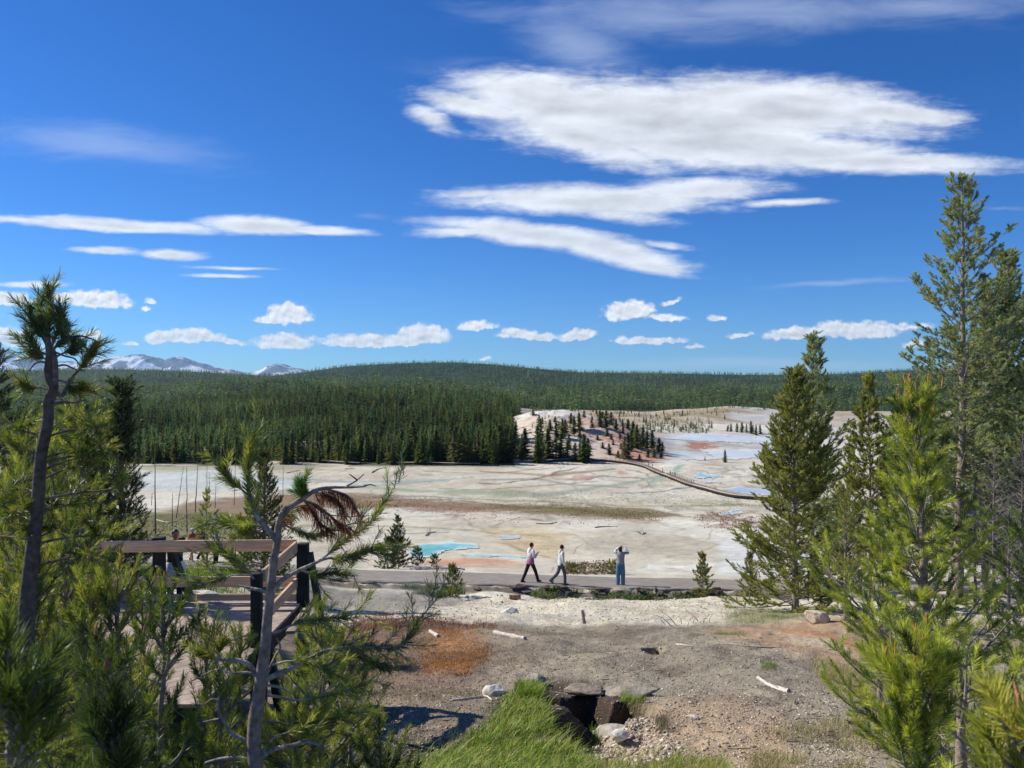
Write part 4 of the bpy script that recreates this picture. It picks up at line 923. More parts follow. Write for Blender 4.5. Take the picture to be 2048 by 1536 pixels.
    e, t = top_pine('pine_sapling', 1832, 2.5, 1312, .33, 46, 'sapling in the lower right with a cluster of tall brown candles at its tip', c0=.02, e0=(.6, 1.1), up=.3, **{**NEAR, 'nn': 210, 'nl': .048, 'nw': .0021, 'sl': .15, 'ws': .20, 'nb': 5, 'r0': .012, 'tw': .12, 'br': .005})
    candles(e, t, 14, .045, 46, .0035, True)
    e, t = top_pine('pine_sapling', 2034, 1.15, 1480, .07, 47, 'blurred sapling tip with thick orange candles in the bottom right corner', c0=.3, e0=(.7, 1.1), up=.2, cols=[lin(176, 172, 84), lin(140, 146, 66)], w=[.5, .5], nn=140, nl=.046, nw=.0021, sl=.09, ws=.12, nb=4, r0=.008, tw=.1, tw2=.1, inner=.3, br=.004, l2max=.15)
    candles(e, t, 3, .045, 47, .0036, True)
    # left-hand mass
    lf = dict(cols=[lin(164, 166, 78), lin(122, 134, 62), lin(76, 92, 50)], w=[.35, .40, .25])
    LN = dict(nn=95, nl=.058, nw=.0032, sl=.20, ws=.30, nb=5, br=.014, tw=.15, tw2=.16, inner=.18, l2max=.6, r0=.05, **lf)
    top_pine('pine_tree', 60, 6.0, 850, .72, 51, 'broad leafy pine with pale grey branches at the left edge', c0=.05, e0=(-.1, .9), **{**LN, 'r0': .05, 'nb': 6})
    top_pine('pine_tree', 160, 7.0, 850, .50, 52, 'dense olive pine right of the twisted one', c0=.05, e0=(-.1, .9), **{**LN, 'nn': 80, 'nw': .0038, 'nb': 6})
    dkl = dict(cols=[lin(82, 94, 54), lin(60, 74, 46), lin(50, 62, 44)], w=[.3, .4, .3])
    top_pine('pine_tree', 240, 17, 780, .92, 53, 'dark pine with a pointed top behind the twisted pine', c0=.05, r0=.1, **{**BIG, **dkl, 'ws': .28, 'nb': 8, 'tw': .14, 'nl': .075, 'nw': .016, 'sl': .24, 'nn': 44})
    top_pine('pine_tree', 205, 12, 900, .62, 50, 'dense dark pine just in front of the pointed dark one', c0=.03, r0=.08, **{**BIG, **dkl, 'ws': .26, 'nb': 8, 'tw': .14, 'nl': .075, 'nw': .014, 'sl': .2, 'nn': 50})
    top_pine('pine_tree', 100, 13, 905, 1.1, 49, 'dense dark pine low behind the twisted trunk', c0=.03, r0=.08, **{**BIG, **dkl, 'ws': .28, 'nb': 7, 'tw': .15, 'nl': .075, 'nw': .014, 'sl': .2, 'nn': 50})
    top_pine('pine_tree', 150, 16, 820, 1.2, 54, 'dark pine between the twisted pine and the pointed dark one', c0=.05, r0=.1, **{**BIG, **dkl, 'ws': .36, 'nb': 6, 'tw': .2, 'nl': .075, 'nw': .016, 'sl': .24, 'nn': 44})
    top_pine('pine_tree', -12, 15, 690, 1.0, 55, 'dark pine cut by the left edge of the photo', c0=.05, r0=.1, **{**BIG, **dkl, 'ws': .36, 'nb': 6, 'tw': .2, 'nl': .075, 'nw': .016, 'sl': .24, 'nn': 44})
    top_pine('pine_tree', 60, 19, 860, 1.8, 56, 'broad dark pine low behind the left-hand pines', c0=.02, r0=.1, **{**BIG, **dkl, 'ws': .4, 'nb': 6})
    top_pine('pine_tree', 528, 25, 905, 1.0, 57, 'dark cone-shaped pine behind the hooked pine', c0=.02, r0=.08, prof=lambda t: (1-t)**.6, **{**BIG, **dkl, 'cols': [lin(110, 112, 56), lin(78, 90, 48), lin(60, 74, 44)], 'ws': .26, 'nb': 8, 'tw': .15, 'tw2': .2, 'nl': .075, 'nw': .018, 'sl': .22, 'nn': 44})
    top_pine('pine_tree', 415, 34, 985, .8, 58, 'thin sparse young pine behind the railing', c0=.05, r0=.05, **{**BIG, **ol, 'ws': .40, 'nb': 4, 'sl': .22})
    top_pine('pine_tree', 480, 33, 1030, .9, 59, 'low bushy pine beyond the railing, near the walkers', c0=.02, r0=.05, **{**BIG, **ol, 'ws': .34, 'nb': 5, 'sl': .22})
    # young pines in front of the platform and along the bottom
    for i, (px, d, py, R, l, kw) in enumerate([
        (225, 4.6, 1135, .16, 'young pine with one brown candle in front of the top rail', {}),
        (410, 5.4, 1235, .42, 'pale green young pine in front of the plank deck', {}),
        (330, 3.6, 1215, .36, 'dark young pine with brown candles left of the hooked pine', {'cols': [MG, DG, DG], 'w': [.3, .3, .4]}),
        (200, 3.2, 1335, .42, 'dark bushy sapling low in the left foreground', {'cols': [MG, DG, DG], 'w': [.3, .3, .4]}),
        (445, 3.9, 1400, .50, 'olive young pine at the foot of the hooked pine', {}),
        (640, 4.7, 1235, .55, 'bright young pine just right of the hooked trunk', {}),
        (700, 5.0, 1330, .55, 'low young pine with drooping yellow green shoots right of the hooked pine', {}),
        (590, 3.5, 1440, .45, 'yellow green young pine at the bottom beside the hooked trunk', {}),
        (95, 5.6, 930, .62, 'bushy olive pine wrapping round the foot of the twisted trunk', {}),
        (20, 5.0, 960, .60, 'bushy olive pine at the left edge under the twisted one', {}),
        (170, 4.6, 1190, .50, 'low bushy pine in front of the left end of the rail', {}),
        (260, 4.2, 1330, .42, 'low bushy pine below the plank deck at the left', {}),
        (480, 6.2, 1270, .45, 'olive young pine growing in front of the plank deck, left of the hooked trunk', {}),
        (630, 6.0, 1290, .50, 'rounded young pine hiding the legs of the platform', {}),
        (760, 4.6, 1470, .38, 'small dark pine sprout at the bottom beside the bright grass', {'cols': [MG, DG, DG], 'w': [.4, .3, .3]}),
        (60, 4.2, 1120, .48, 'olive young pine below the twisted pine at the left', {}),
        (120, 5.2, 1010, .50, 'spreading olive pine in the middle of the left-hand mass', {}),
        (290, 6.4, 1190, .38, 'young pine behind the dark one, beside the railing post', {}),
        (50, 2.8, 1340, .26, 'dark soft-edged pine in the lower left corner', {'cols': [MG, DG, DG*.8], 'w': [.3, .4, .3], 'sl': .13})]):
        e, t = top_pine('young_pine', px, d, py, R, 60+i, l, c0=.02, e0=(.15, 1.0), **{**LN, 'nn': 110 if d < 4.5 else 90, 'nw': .0028, 'nl': .052, 'sl': .17, 'ws': .25, 'r0': .022, 'tw': .14, **kw})
        if i in (0, 2, 3, 7): candles(e, t, 6, .05, 60+i)
    e, t = top_pine('pine_sapling', -10, 1.15, 1290, .07, 90, 'very near blurred pine sapling at the left edge', c0=.3, e0=(.3, 1.0), cols=[MG, DG], w=[.5, .5], nn=110, nl=.045, nw=.0020, sl=.08, ws=.14, nb=4, r0=.010, tw=.1, tw2=.1, inner=.2, br=.005, l2max=.2)
    e, t = top_pine('pine_sapling', 215, 1.7, 1455, .10, 91, 'very near dark sapling at the bottom left with reddish candles', c0=.2, e0=(.4, 1.1), cols=[DG, DG*.7], w=[.5, .5], nn=150, nl=.05, nw=.0020, sl=.09, ws=.14, nb=4, r0=.010, tw=.1, tw2=.1, inner=.2, br=.005, l2max=.2)
    # small pines by the path
    sp = dict(full=False, nn=50, nl=.075, nw=.018, sl=.15, ws=.20, nb=6, br=.008, tw=.14, tw2=.16, inner=.15, l2max=.4, c0=.02, cols=[lin(140, 140, 74), lin(104, 112, 62), lin(72, 84, 52)], w=[.4, .4, .2], up=.5, r0=.03)
    for i, (px, d, py, R, l, nm) in enumerate([
        (905, 30.5, 1135, .62, 'small rounded pine at the near edge of the path, left of the walkers', 'small_pine'),
        (1405, 30.8, 1106, .55, 'small cone-shaped pine at the near edge of the path, right of the walkers', 'small_pine'),
        (1500, 30.0, 1110, .45, 'small pine beside the broad olive pine at the path', 'small_pine'),
        (797, 41, 1034, .85, 'slender dark pine left of the turquoise pool, behind the path', 'small_pine'),
        (775, 40, 1075, .9, 'bushy low pine at the left foot of the slender dark pine', 'pine_bush'),
        (835, 40.5, 1100, .7, 'low dark pine bush right of the slender pine by the pool', 'pine_bush'),
        (868, 41, 1112, .5, 'sprawling low bush between the slender pine and the driftwood pile', 'pine_bush'),
        (1140, 38.5, 1125, .35, 'small green bush behind the second walker', 'pine_bush'),
        (1226, 38.2, 1122, .42, 'small green bush at the legs of the figure in the cap', 'pine_bush'),
        (1150, 38.7, 1128, .30, 'tiny green bush right behind the second walker', 'pine_bush')]):
        dk2 = {'cols': [lin(96, 106, 66), lin(74, 86, 56), lin(60, 72, 50)]} if 3 <= i <= 6 else {}
        b = at_d(px, d); H = max((HOR-py)/F*d-b[2], .3)
        pine(nm, b, H, R, 100+i, l, None, cat='small pine' if nm == 'small_pine' else 'bush', **{**sp, **dk2})
def candles(e, t, n, L, seed, r=.006, cluster=False):
    """upright new shoots, brown orange, each its own part"""
    rr = np.random.default_rng(seed); loc = np.array(e.location); sh = sorted(t.sh, key=lambda q: -q[1][2]-.6*(q[0][2]-loc[2]))
    tip = t.trunk[0][-1]; sel = [q for q in sh if q[1][2] > .55][:n*2]; rr.shuffle(sel); sel = sel[:n]
    m = M_candle
    ends = [q[0]+unit(q[1])*q[2]*.97 for q in sel]
    if cluster: ends = [tip+np.array([math.cos(a)*r*2.4, math.sin(a)*r*2.4, -L*.25]) for a in (0.3, 1.8, 3.4, 4.9)]+ends
    ends = [tip+np.array([0, 0, -.01])]+ends
    for i, p in enumerate(ends):
        l_ = L*(1.9 if i == 0 else rr.uniform(.5, 1.25)); P = np.stack([np.linspace(0, 1, 7)*rr.normal(0, .1)*l_, np.linspace(0, 1, 7)*rr.normal(0, .1)*l_, np.linspace(0, l_, 7)], 1)+(p-loc)
        a = Acc(); a.tube(P, r*np.array([.75, 1, 1.05, 1, .9, .75, .3])*(1.2 if i == 0 else 1), 7, lin(196, 132, 88)*rr.uniform(.8, 1.15)); a.build('candle', m, e, True)
M_candle = mat_attr('candle_shoots', .7, noise=(260, .55, 1.35), bump=(300, .6, .002))
build_pines()
print('needles', NT_TOTAL)

# ------------------------------------------------------------------ the two crooked pines close to the camera
class Crooked(Tree):
    def __init__(s, seed, d0, **o): super().__init__(seed); s.d0 = d0; s.o = dict(nn=110, nl=.055, nw=.0028, R=1); s.o.update(o)
    def P(s, pts):
        return np.array([PX(q[0], q[1], s.d0+(q[2] if len(q) > 2 else 0)) for q in pts])
    def limb(s, pts, r0, r1, sh=None, side=0, cols=None, w=None, sl=.14, end=True, dens=1.0):
        L = smooth_line(s.P(pts), max(8, 4*len(pts))); 
        if s.trunk is None: s.trunk = (L, np.linspace(r0, r1, len(L)))
        else: s.path(L, r0, r1)
        cols = cols or [MG, YG, DG]; w = w or [.45, .3, .25]
        if sh is not None:
            n = len(L); a = int(sh*(n-1))
            for i in range(a, n-1):
                d = L[i+1]-L[i]; l_ = np.linalg.norm(d); s.shoot(L[i], d/l_, l_*1.3, s.tint(cols, w))
            if end: d = unit(L[-1]-L[-2]); s.shoot(L[-1]-d*.02, d, sl*.7, s.tint(cols, w))
            for k in range(int(side*s.o.get('fill', 1.0))):
                u = a+(n-1-a)*(k+s.r.random())/max(side, 1); i = min(int(u), n-2); q = L[i]+(L[i+1]-L[i])*(u-i); d = unit(L[i+1]-L[i])
                v = unit(np.cross(d, s.r.normal(size=3))); dd = unit(d*.8+v*.8+np.array([0, 0, .25])); l_ = sl*s.r.uniform(.7, 1.3)
                s.seg.append((q, q+dd*l_, .003, .002)); s.shoot(q+dd*l_*.12, dd, l_, s.tint(cols, w))
        return L

def build_crooked():
    G = [lin(120, 134, 62), lin(158, 160, 72), lin(74, 92, 48)]
    t = Crooked(201, 3.3, nn=34, nl=.050, nw=.0026, fill=1.5)
    # trunk with its hooked top
    t.limb([(514, 1850), (511, 1640), (512, 1536), (508, 1489), (521, 1366), (530, 1300), (536, 1225), (541, 1186), (547, 1124), (555, 1080), (558, 1045), (574, 1018), (604, 999), (626, 983), (662, 975), (697, 975), (730, 973)], .043, .005)
    TT_ = t.trunk[0]; n_ = len(TT_); t.trunk = (TT_, np.interp(np.linspace(0, 1, n_), [0, .45, .62, .8, .9, 1], [.040, .029, .021, .015, .009, .003]))
    t.limb([(555, 1085), (543, 1068), (528, 1052), (512, 1030), (500, 1000), (496, 960), (496, 920), (503, 882)], .014, .004, .30, 7, G, sl=.09)
    t.limb([(495, 990), (480, 976), (462, 962), (444, 936)], .005, .003, .2, 2, G, sl=.07)
    t.limb([(528, 1054), (500, 1050), (470, 1050), (452, 1044)], .006, .003, .25, 4, G, sl=.08)
    t.limb([(530, 1056), (510, 1064), (488, 1062, -.05)], .005, .003, .3, 2, G, sl=.07)
    t.limb([(545, 1184), (560, 1164), (591, 1144), (626, 1128), (648, 1118), (664, 1115)], .012, .006)
    t.limb([(644, 1118), (690, 1080, .1), (735, 1050, .2), (770, 1003, .25)], .006, .003, .1, 9, G, sl=.10)
    t.limb([(655, 1116), (690, 1118), (725, 1105), (752, 1098)], .005, .003, .1, 6, G, sl=.09)
    t.limb([(600, 1140), (640, 1150, .1), (665, 1146, .15), (690, 1150, .2)], .005, .003, .25, 5, [DG, MG, DG], sl=.09)
    t.limb([(560, 1045), (590, 1060, .12), (625, 1072, .2), (660, 1060, .25)], .006, .003, .3, 6, [BG, MG, DG], sl=.09)
    t.limb([(536, 1186), (524, 1182), (508, 1178), (477, 1171)], .010, .004)
    t.limb([(508, 1158, .1), (482, 1129, .1), (450, 1106, .1), (430, 1096, .12)], .005, .003, .35, 3, G, sl=.09)
    t.limb([(500, 1150, .1), (470, 1150, .1), (430, 1160, .12), (402, 1164, .12)], .004, .003, .4, 4, G, sl=.08)
    t.limb([(531, 1358), (565, 1344), (609, 1324), (644, 1304), (688, 1296), (754, 1294), (802, 1292), (832, 1252)], .014, .004, .48, 11, [lin(70, 88, 50), DG, MG], sl=.10)
    t.limb([(700, 1296), (730, 1318, .1), (760, 1332, .1)], .004, .003, .2, 3, [DG, MG, DG], sl=.09)
    t.limb([(524, 1370), (512, 1352), (499, 1331), (478, 1321), (452, 1320), (432, 1320)], .013, .007)
    t.limb([(438, 1320), (438, 1300), (446, 1286)], .005, .003, .3, 2, [YG, OL, MG], sl=.09)
    t.limb([(436, 1320), (420, 1312), (404, 1306)], .005, .003, .1, 3, [YG, OL, YG], sl=.08)
    t.limb([(520, 1356), (500, 1346), (470, 1346), (430, 1340, .1), (384, 1362, .12)], .006, .003)
    t.limb([(528, 1372), (543, 1371), (570, 1380), (580, 1388)], .009, .003)
    t.limb([(508, 1500), (484, 1478), (468, 1470), (446, 1440), (434, 1408), (438, 1394)], .011, .005)
    t.limb([(437, 1438), (420, 1441), (406, 1444)], .004, .002); t.limb([(440, 1402), (424, 1398), (410, 1408)], .004, .002)
    t.limb([(506, 1522), (478, 1516), (440, 1518), (410, 1526)], .010, .005)
    t.limb([(520, 1515), (550, 1498), (585, 1490), (612, 1483), (632, 1487), (650, 1498)], .012, .006)
    t.limb([(522, 1508), (545, 1478), (580, 1464), (620, 1462)], .006, .003, .6, 3, G, sl=.09)
    t.limb([(535, 1345, .05), (552, 1310, .05), (560, 1290), (553, 1275)], .007, .004)
    t.limb([(545, 1330, -.05), (580, 1322, -.1), (630, 1330, -.1), (660, 1345, -.1)], .005, .003, .4, 5, G, sl=.09)
    t.limb([(548, 1268, .1), (590, 1248, .2), (640, 1240, .2), (690, 1235, .25)], .006, .003, .3, 7, G, sl=.10)
    t.limb([(536, 1390, .05), (600, 1400, .1), (650, 1392, .15), (720, 1372, .15)], .007, .003, .35, 8, G, sl=.10)
    t.limb([(530, 1440, .1), (600, 1450, .15), (680, 1430, .2)], .006, .003, .3, 7, G, sl=.10)
    e = t.build('hooked_pine', 'young pine with a hooked top that carries a tuft of dead brown needles', 'pine tree', None, True, lin(164, 156, 146), lin(140, 130, 120))
    # dead brown needles hanging from the hook
    loc = np.array(e.location); r = t.r; V = []; q = Crooked(202, 3.3, nn=60, nl=.052, nw=.0028); q.trunk = (np.zeros((2, 3)), np.zeros(2))
    D1 = lin(128, 66, 46); D2 = lin(94, 50, 40); D3 = lin(150, 92, 62)
    q.limb([(603, 1000), (630, 1008), (655, 1026), (680, 1046), (704, 1056)], .005, .003, .1, 0, [D1, D2, D3], [.4, .4, .2], end=True)
    q.limb([(606, 998), (625, 1020), (640, 1045), (664, 1060)], .004, .003, .2, 0, [D1, D2, D3], [.4, .4, .2])
    q.limb([(640, 978), (670, 982), (696, 992), (712, 1016)], .005, .003, .0, 0, [D1, D2, D3], [.4, .4, .2])
    q.limb([(620, 985), (650, 988), (680, 1006), (690, 1030)], .004, .003, .1, 0, [D1, D2, D3], [.4, .4, .2])
    q.limb([(560, 1050, .03), (572, 1030, .03), (598, 1012, .03), (616, 1010, .05)], .003, .003, .0, 0, [lin(130, 110, 60), D3, MG])
    P0 = np.array([k[0] for k in q.sh]); D = np.array([unit(unit(k[1])*.9+np.array([0, 0, -.6])) for k in q.sh]); L = np.array([k[2] for k in q.sh]); C = np.array([k[3] for k in q.sh])
    V, f3, f4, c = brush(P0-loc, D, L, C, 17, .055, .0022, r, (.9, .5), 0.35); mobj('dead_needles', V, [f3, f4], M_needle, e, c)
    P0 = np.array([k[0] for k in q.seg])-loc; P1 = np.array([k[1] for k in q.seg])-loc
    V, f = prisms(P0, P1, np.array([k[2] for k in q.seg]), np.array([k[3] for k in q.seg]), 5); mobj('dead_twigs', V, [f], M_bark, e, np.broadcast_to(lin(150, 128, 120), (len(V), 3)))
    # green tuft that points up from the hook
    q = Crooked(203, 3.3); q.trunk = (np.zeros((2, 3)), np.zeros(2)); q.limb([(612, 996), (606, 984), (602, 972)], .004, .003, .0, 2, [MG, lin(80, 120, 70), MG], sl=.06)
    P0 = np.array([k[0] for k in q.sh]); D = np.array([k[1] for k in q.sh]); L = np.array([k[2] for k in q.sh]); C = np.array([k[3] for k in q.sh])
    V, f3, f4, c = brush(P0-loc, D, L, C, 70, .05, .0026, r); mobj('green_tuft', V, [f3, f4], M_needle, e, c)
    for (a, b, c_) in (((694, 972), (712, 962), (728, 948)), ((714, 960), (704, 952), (698, 948)), ((728, 972), (742, 969), (752, 972))):
        ac = Acc(); ac.tube(smooth_line(np.array([PX(*a, 3.3), PX(*b, 3.3), PX(*c_, 3.3)])-loc, 8), np.linspace(.004, .002, 8), 5, lin(120, 86, 76)); ac.build('twig', M_bark, e, True)

    # twisted dark pine at the left
    BGc = [lin(96, 116, 84), lin(120, 132, 84), lin(70, 90, 62)]
    t = Crooked(211, 4.0, nn=38, nl=.056, nw=.0032)
    t.limb([(48, 1420), (55, 1200), (75, 1010), (84, 900), (96, 840), (98, 800), (108, 775), (98, 755), (99, 720), (100, 705), (98, 690)], .055, .022)
    TT_ = t.trunk[0]; n_ = len(TT_); t.trunk = (TT_, np.interp(np.linspace(0, 1, n_), [0, .5, .8, 1], [.05, .032, .027, .018]))
    BC = [(98, 692)]
    t.limb([(98, 700), (96, 665), (100, 630), (98, 605), (95, 582)], .014, .004, .25, 6, BGc, sl=.10)
    t.limb([(97, 695), (84, 672), (68, 650), (60, 622)], .010, .004, .2, 6, BGc, sl=.10)
    t.limb([(97, 698), (86, 660), (80, 630), (78, 614)], .009, .004, .3, 5, BGc, sl=.10)
    t.limb([(99, 700), (112, 670), (120, 640), (119, 622)], .010, .004, .25, 6, BGc, sl=.10)
    t.limb([(99, 700), (118, 690), (130, 668), (128, 650)], .008, .004, .2, 5, BGc, sl=.10)
    t.limb([(98, 710), (80, 704), (66, 690), (58, 672)], .008, .004, .3, 6, BGc, sl=.10)
    t.limb([(108, 785), (110, 745), (109, 715), (106, 700)], .020, .012)
    t.limb([(108, 785), (124, 790), (138, 762), (162, 735), (176, 715), (190, 696)], .013, .004, .6, 7, [lin(130, 136, 80), MG, OL], sl=.09)
    t.limb([(106, 700), (122, 682), (138, 676), (162, 672), (184, 678), (200, 686)], .008, .003)
    t.limb([(150, 673), (162, 680), (170, 692)], .004, .002); t.limb([(112, 705), (130, 712), (150, 718), (162, 735)], .006, .003)
    t.limb([(100, 730), (86, 724), (72, 726), (58, 742)], .006, .003); t.limb([(106, 735), (130, 730), (150, 738), (170, 742)], .007, .003)
    t.limb([(110, 715), (128, 706), (146, 700), (150, 690)], .007, .003, .4, 5, BGc, sl=.09)
    t.limb([(95, 720), (76, 712), (70, 708)], .006, .003, .3, 4, [lin(120, 116, 66), MG], [.5, .5], sl=.09)
    t.limb([(98, 812), (120, 806), (150, 804), (172, 800)], .010, .004)
    t.limb([(96, 780), (82, 775), (60, 776), (48, 770)], .006, .003, .5, 4, [OL, MG], [.5, .5], sl=.09)
    t.limb([(112, 760), (130, 764), (146, 780), (160, 776)], .006, .003, .4, 6, [OL, MG], [.5, .5], sl=.10)
    for i in range(17):
        x, y = t.r.uniform(20, 220), t.r.uniform(850, 1120); x2 = x+t.r.uniform(-50, 60)
        t.limb([(92-(y-800)*.10, y+20, 0), ((x+92)/2, y+6, .1), (x, y, .15), (x2, y-t.r.uniform(0, 30), t.r.uniform(-.3, .4))], .007, .003, .5, 6, [OL, MG, DG], sl=.11)
    e = t.build('twisted_pine', 'dark twisted pine with a forked trunk rising against the sky at the left', 'pine tree', None, True, lin(132, 120, 110), lin(104, 94, 86))
    for (px, py, l_) in ((95, 596, .05), (96, 586, .06), (60, 622, .035), (78, 612, .035), (119, 620, .04), (190, 694, .03)):
        p = PX(px, py, 4.0)-np.array(e.location); a = Acc(); a.tube(np.array([p, p+np.array([0, 0, l_*.5]), p+np.array([.003, 0, l_])]), np.array([.008, .007, .003]), 6, lin(92, 60, 54)); a.build('bud', M_candle, e, True)
build_crooked()

# ------------------------------------------------------------------ viewing platform
def build_platform():
    e = empty('viewing_platform', (-5, 10, -4.9), 'timber viewing platform with pale new rails on dark posts, behind the foreground pines', 'viewing platform')
    off = np.array([5, -10, 4.9])
    M_new = mat_attr('new_timber', .75, noise=(3, .85, 1.1), bump=(60, .3, .004)); M_old = mat_attr('old_planks', .88, noise=(6, .75, 1.15), bump=(50, .5, .006))
    t = NT(M_new.node_tree); tc = t.new('ShaderNodeTexCoord').outputs['Object']
    g = t.noise(t.v('MULTIPLY', tc, (.9, .9, 34)), 1.6, 5, .6, 1.2); bs = t.n['Principled BSDF']; src = bs.inputs['Base Color'].links[0].from_socket
    t.l.new(t.scale(src, t.ramp(g, .3, .7, .72, 1.15)), bs.inputs['Base Color'])
    NEW = lin(222, 184, 148); OLD = lin(178, 160, 142); DK = lin(44, 50, 44)
    dz = -3.36
    # deck of diagonal planks, cut to the platform's edge
    bm = bmesh.new(); w = .14; R = Matrix.Rotation(math.radians(38), 4, 'Z'); rr = random.Random(4)
    for k in range(-40, 40):
        M = R @ Matrix.Translation((0, k*(w+.009), 0)) @ Matrix.Diagonal((12, w, .04, 1)); bmesh.ops.create_cube(bm, size=1, matrix=M)
    for co, no in (((2.9+.0, 0, 0), (1, 0, 0)), ((-2.9, 0, 0), (-1, 0, 0)), ((0, 1.9, 0), (0, 1, 0)), ((0, -1.9, 0), (0, -1, 0))):
        geo = bm.verts[:]+bm.edges[:]+bm.faces[:]; r_ = bmesh.ops.bisect_plane(bm, geom=geo, plane_co=co, plane_no=no, clear_outer=True)
        bmesh.ops.holes_fill(bm, edges=[q for q in r_['geom_cut'] if isinstance(q, bmesh.types.BMEdge)])
    V = np.array([v.co[:] for v in bm.verts]); V += np.array([-6.15, 9.98, dz-.02]); me = bpy.data.meshes.new('deck'); 
    for v, c in zip(bm.verts, V+off): v.co = c
    bm.to_mesh(me); bm.free(); a_ = me.color_attributes.new('Col', 'FLOAT_COLOR', 'POINT')
    c = np.ones((len(me.vertices), 4)); cell = np.floor((V[:, 1]*math.cos(math.radians(38))-V[:, 0]*math.sin(math.radians(38)))/(w+.009)+.5); c[:, :3] = OLD*(.82+.36*_hash(cell.astype(int), cell.astype(int)*0, 9))[:, None]; a_.data.foreach_set('color', c.astype(np.float32).ravel())
    me.materials.append(M_old); link(bpy.data.objects.new('deck', me), e)
    def bar(name, a, b, w_, h, col, m, up=(0, 0, 1)):
        q = Acc(); q.bar(np.array(a)+off, np.array(b)+off, w_, h, up, col); o = q.build(name, m, e)
        md = o.modifiers.new('bevel', 'BEVEL'); md.width = .006; md.segments = 2; return o
    xr, xl, yf = -3.33, -9.1, 11.82
    # far rail boards
    bar('rail', (-6.44, yf-.11, -2.475), (xr+.02, yf, -2.475), .045, .175, NEW, M_new)
    bar('rail', (xl, yf-.20, -2.50), (-6.47, yf-.12, -2.485), .045, .175, NEW*.92, M_new)
    bar('rail', (xl, yf-.08, -3.03), (xr+.02, yf, -3.03), .045, .16, NEW*.95, M_new)
    bar('rail', (xl, yf-.06, -3.27), (xr+.02, yf+.0, -3.27), .045, .10, NEW*.8, M_new)
    # side rail boards towards the camera
    for z, h in ((-2.475, .16), (-3.03, .15)): bar('rail', (-3.30, yf-.05, z-.01), (-3.22, 9.98, z-.01), .045, h, NEW*.9, M_new)
    # posts
    for x, y, top, w_ in ((-5.46, yf+.10, -2.37, .15), (xr+.10, yf+.08, -2.46, .16), (-3.27, 9.86, -2.42, .125), (-8.0, yf+.10, -2.40, .15)):
        bar('post', (x, y, top), (x, y, gnd(x, y)-.15), w_, w_, DK, M_old, (0, 1, 0))
    for (a, b) in (((-5.36, yf+.2, -2.5), (-5.10, yf+.55, -3.6)), ((-3.12, yf+.05, -2.6), (-2.72, yf+.1, gnd(-2.7, yf)-.1)), ((-3.18, 9.9, -3.0), (-2.95, 9.95, gnd(-3, 9.9)-.1))):
        bar('brace', a, b, .09, .11, DK*1.5, M_old, (0, 1, 0))
    o = bar('bolt', (-5.46, yf-.01, -2.80), (-5.46, yf+.03, -2.80), .03, .03, lin(210, 206, 190), M_old)
    # outer planks along the right edge, beams and legs below
    for k in range(3): bar('edge_plank', (-3.08+.14*k, 11.6, dz-.03-.08*k), (-3.02+.14*k, 10.5, dz-.03-.08*k), .125, .045, OLD*(.75-.08*k), M_old)
    for y in (11.75, 10.3, 8.3): bar('beam', (-9.0, y, dz-.16), (-3.28, y, dz-.16), .09, .22, lin(60, 54, 48), M_old)
    bar('beam', (-3.3, 8.1, dz-.15), (-3.3, 11.8, dz-.15), .08, .24, lin(66, 60, 54), M_old)
    for x in (-3.36, -5.2, -7.2):
        for y in (8.2, 10.3): bar('support_post', (x, y, dz-.27), (x, y, gnd(x, y)-.1), .14, .14, lin(60, 54, 48), M_old, (0, 1, 0))
build_platform()

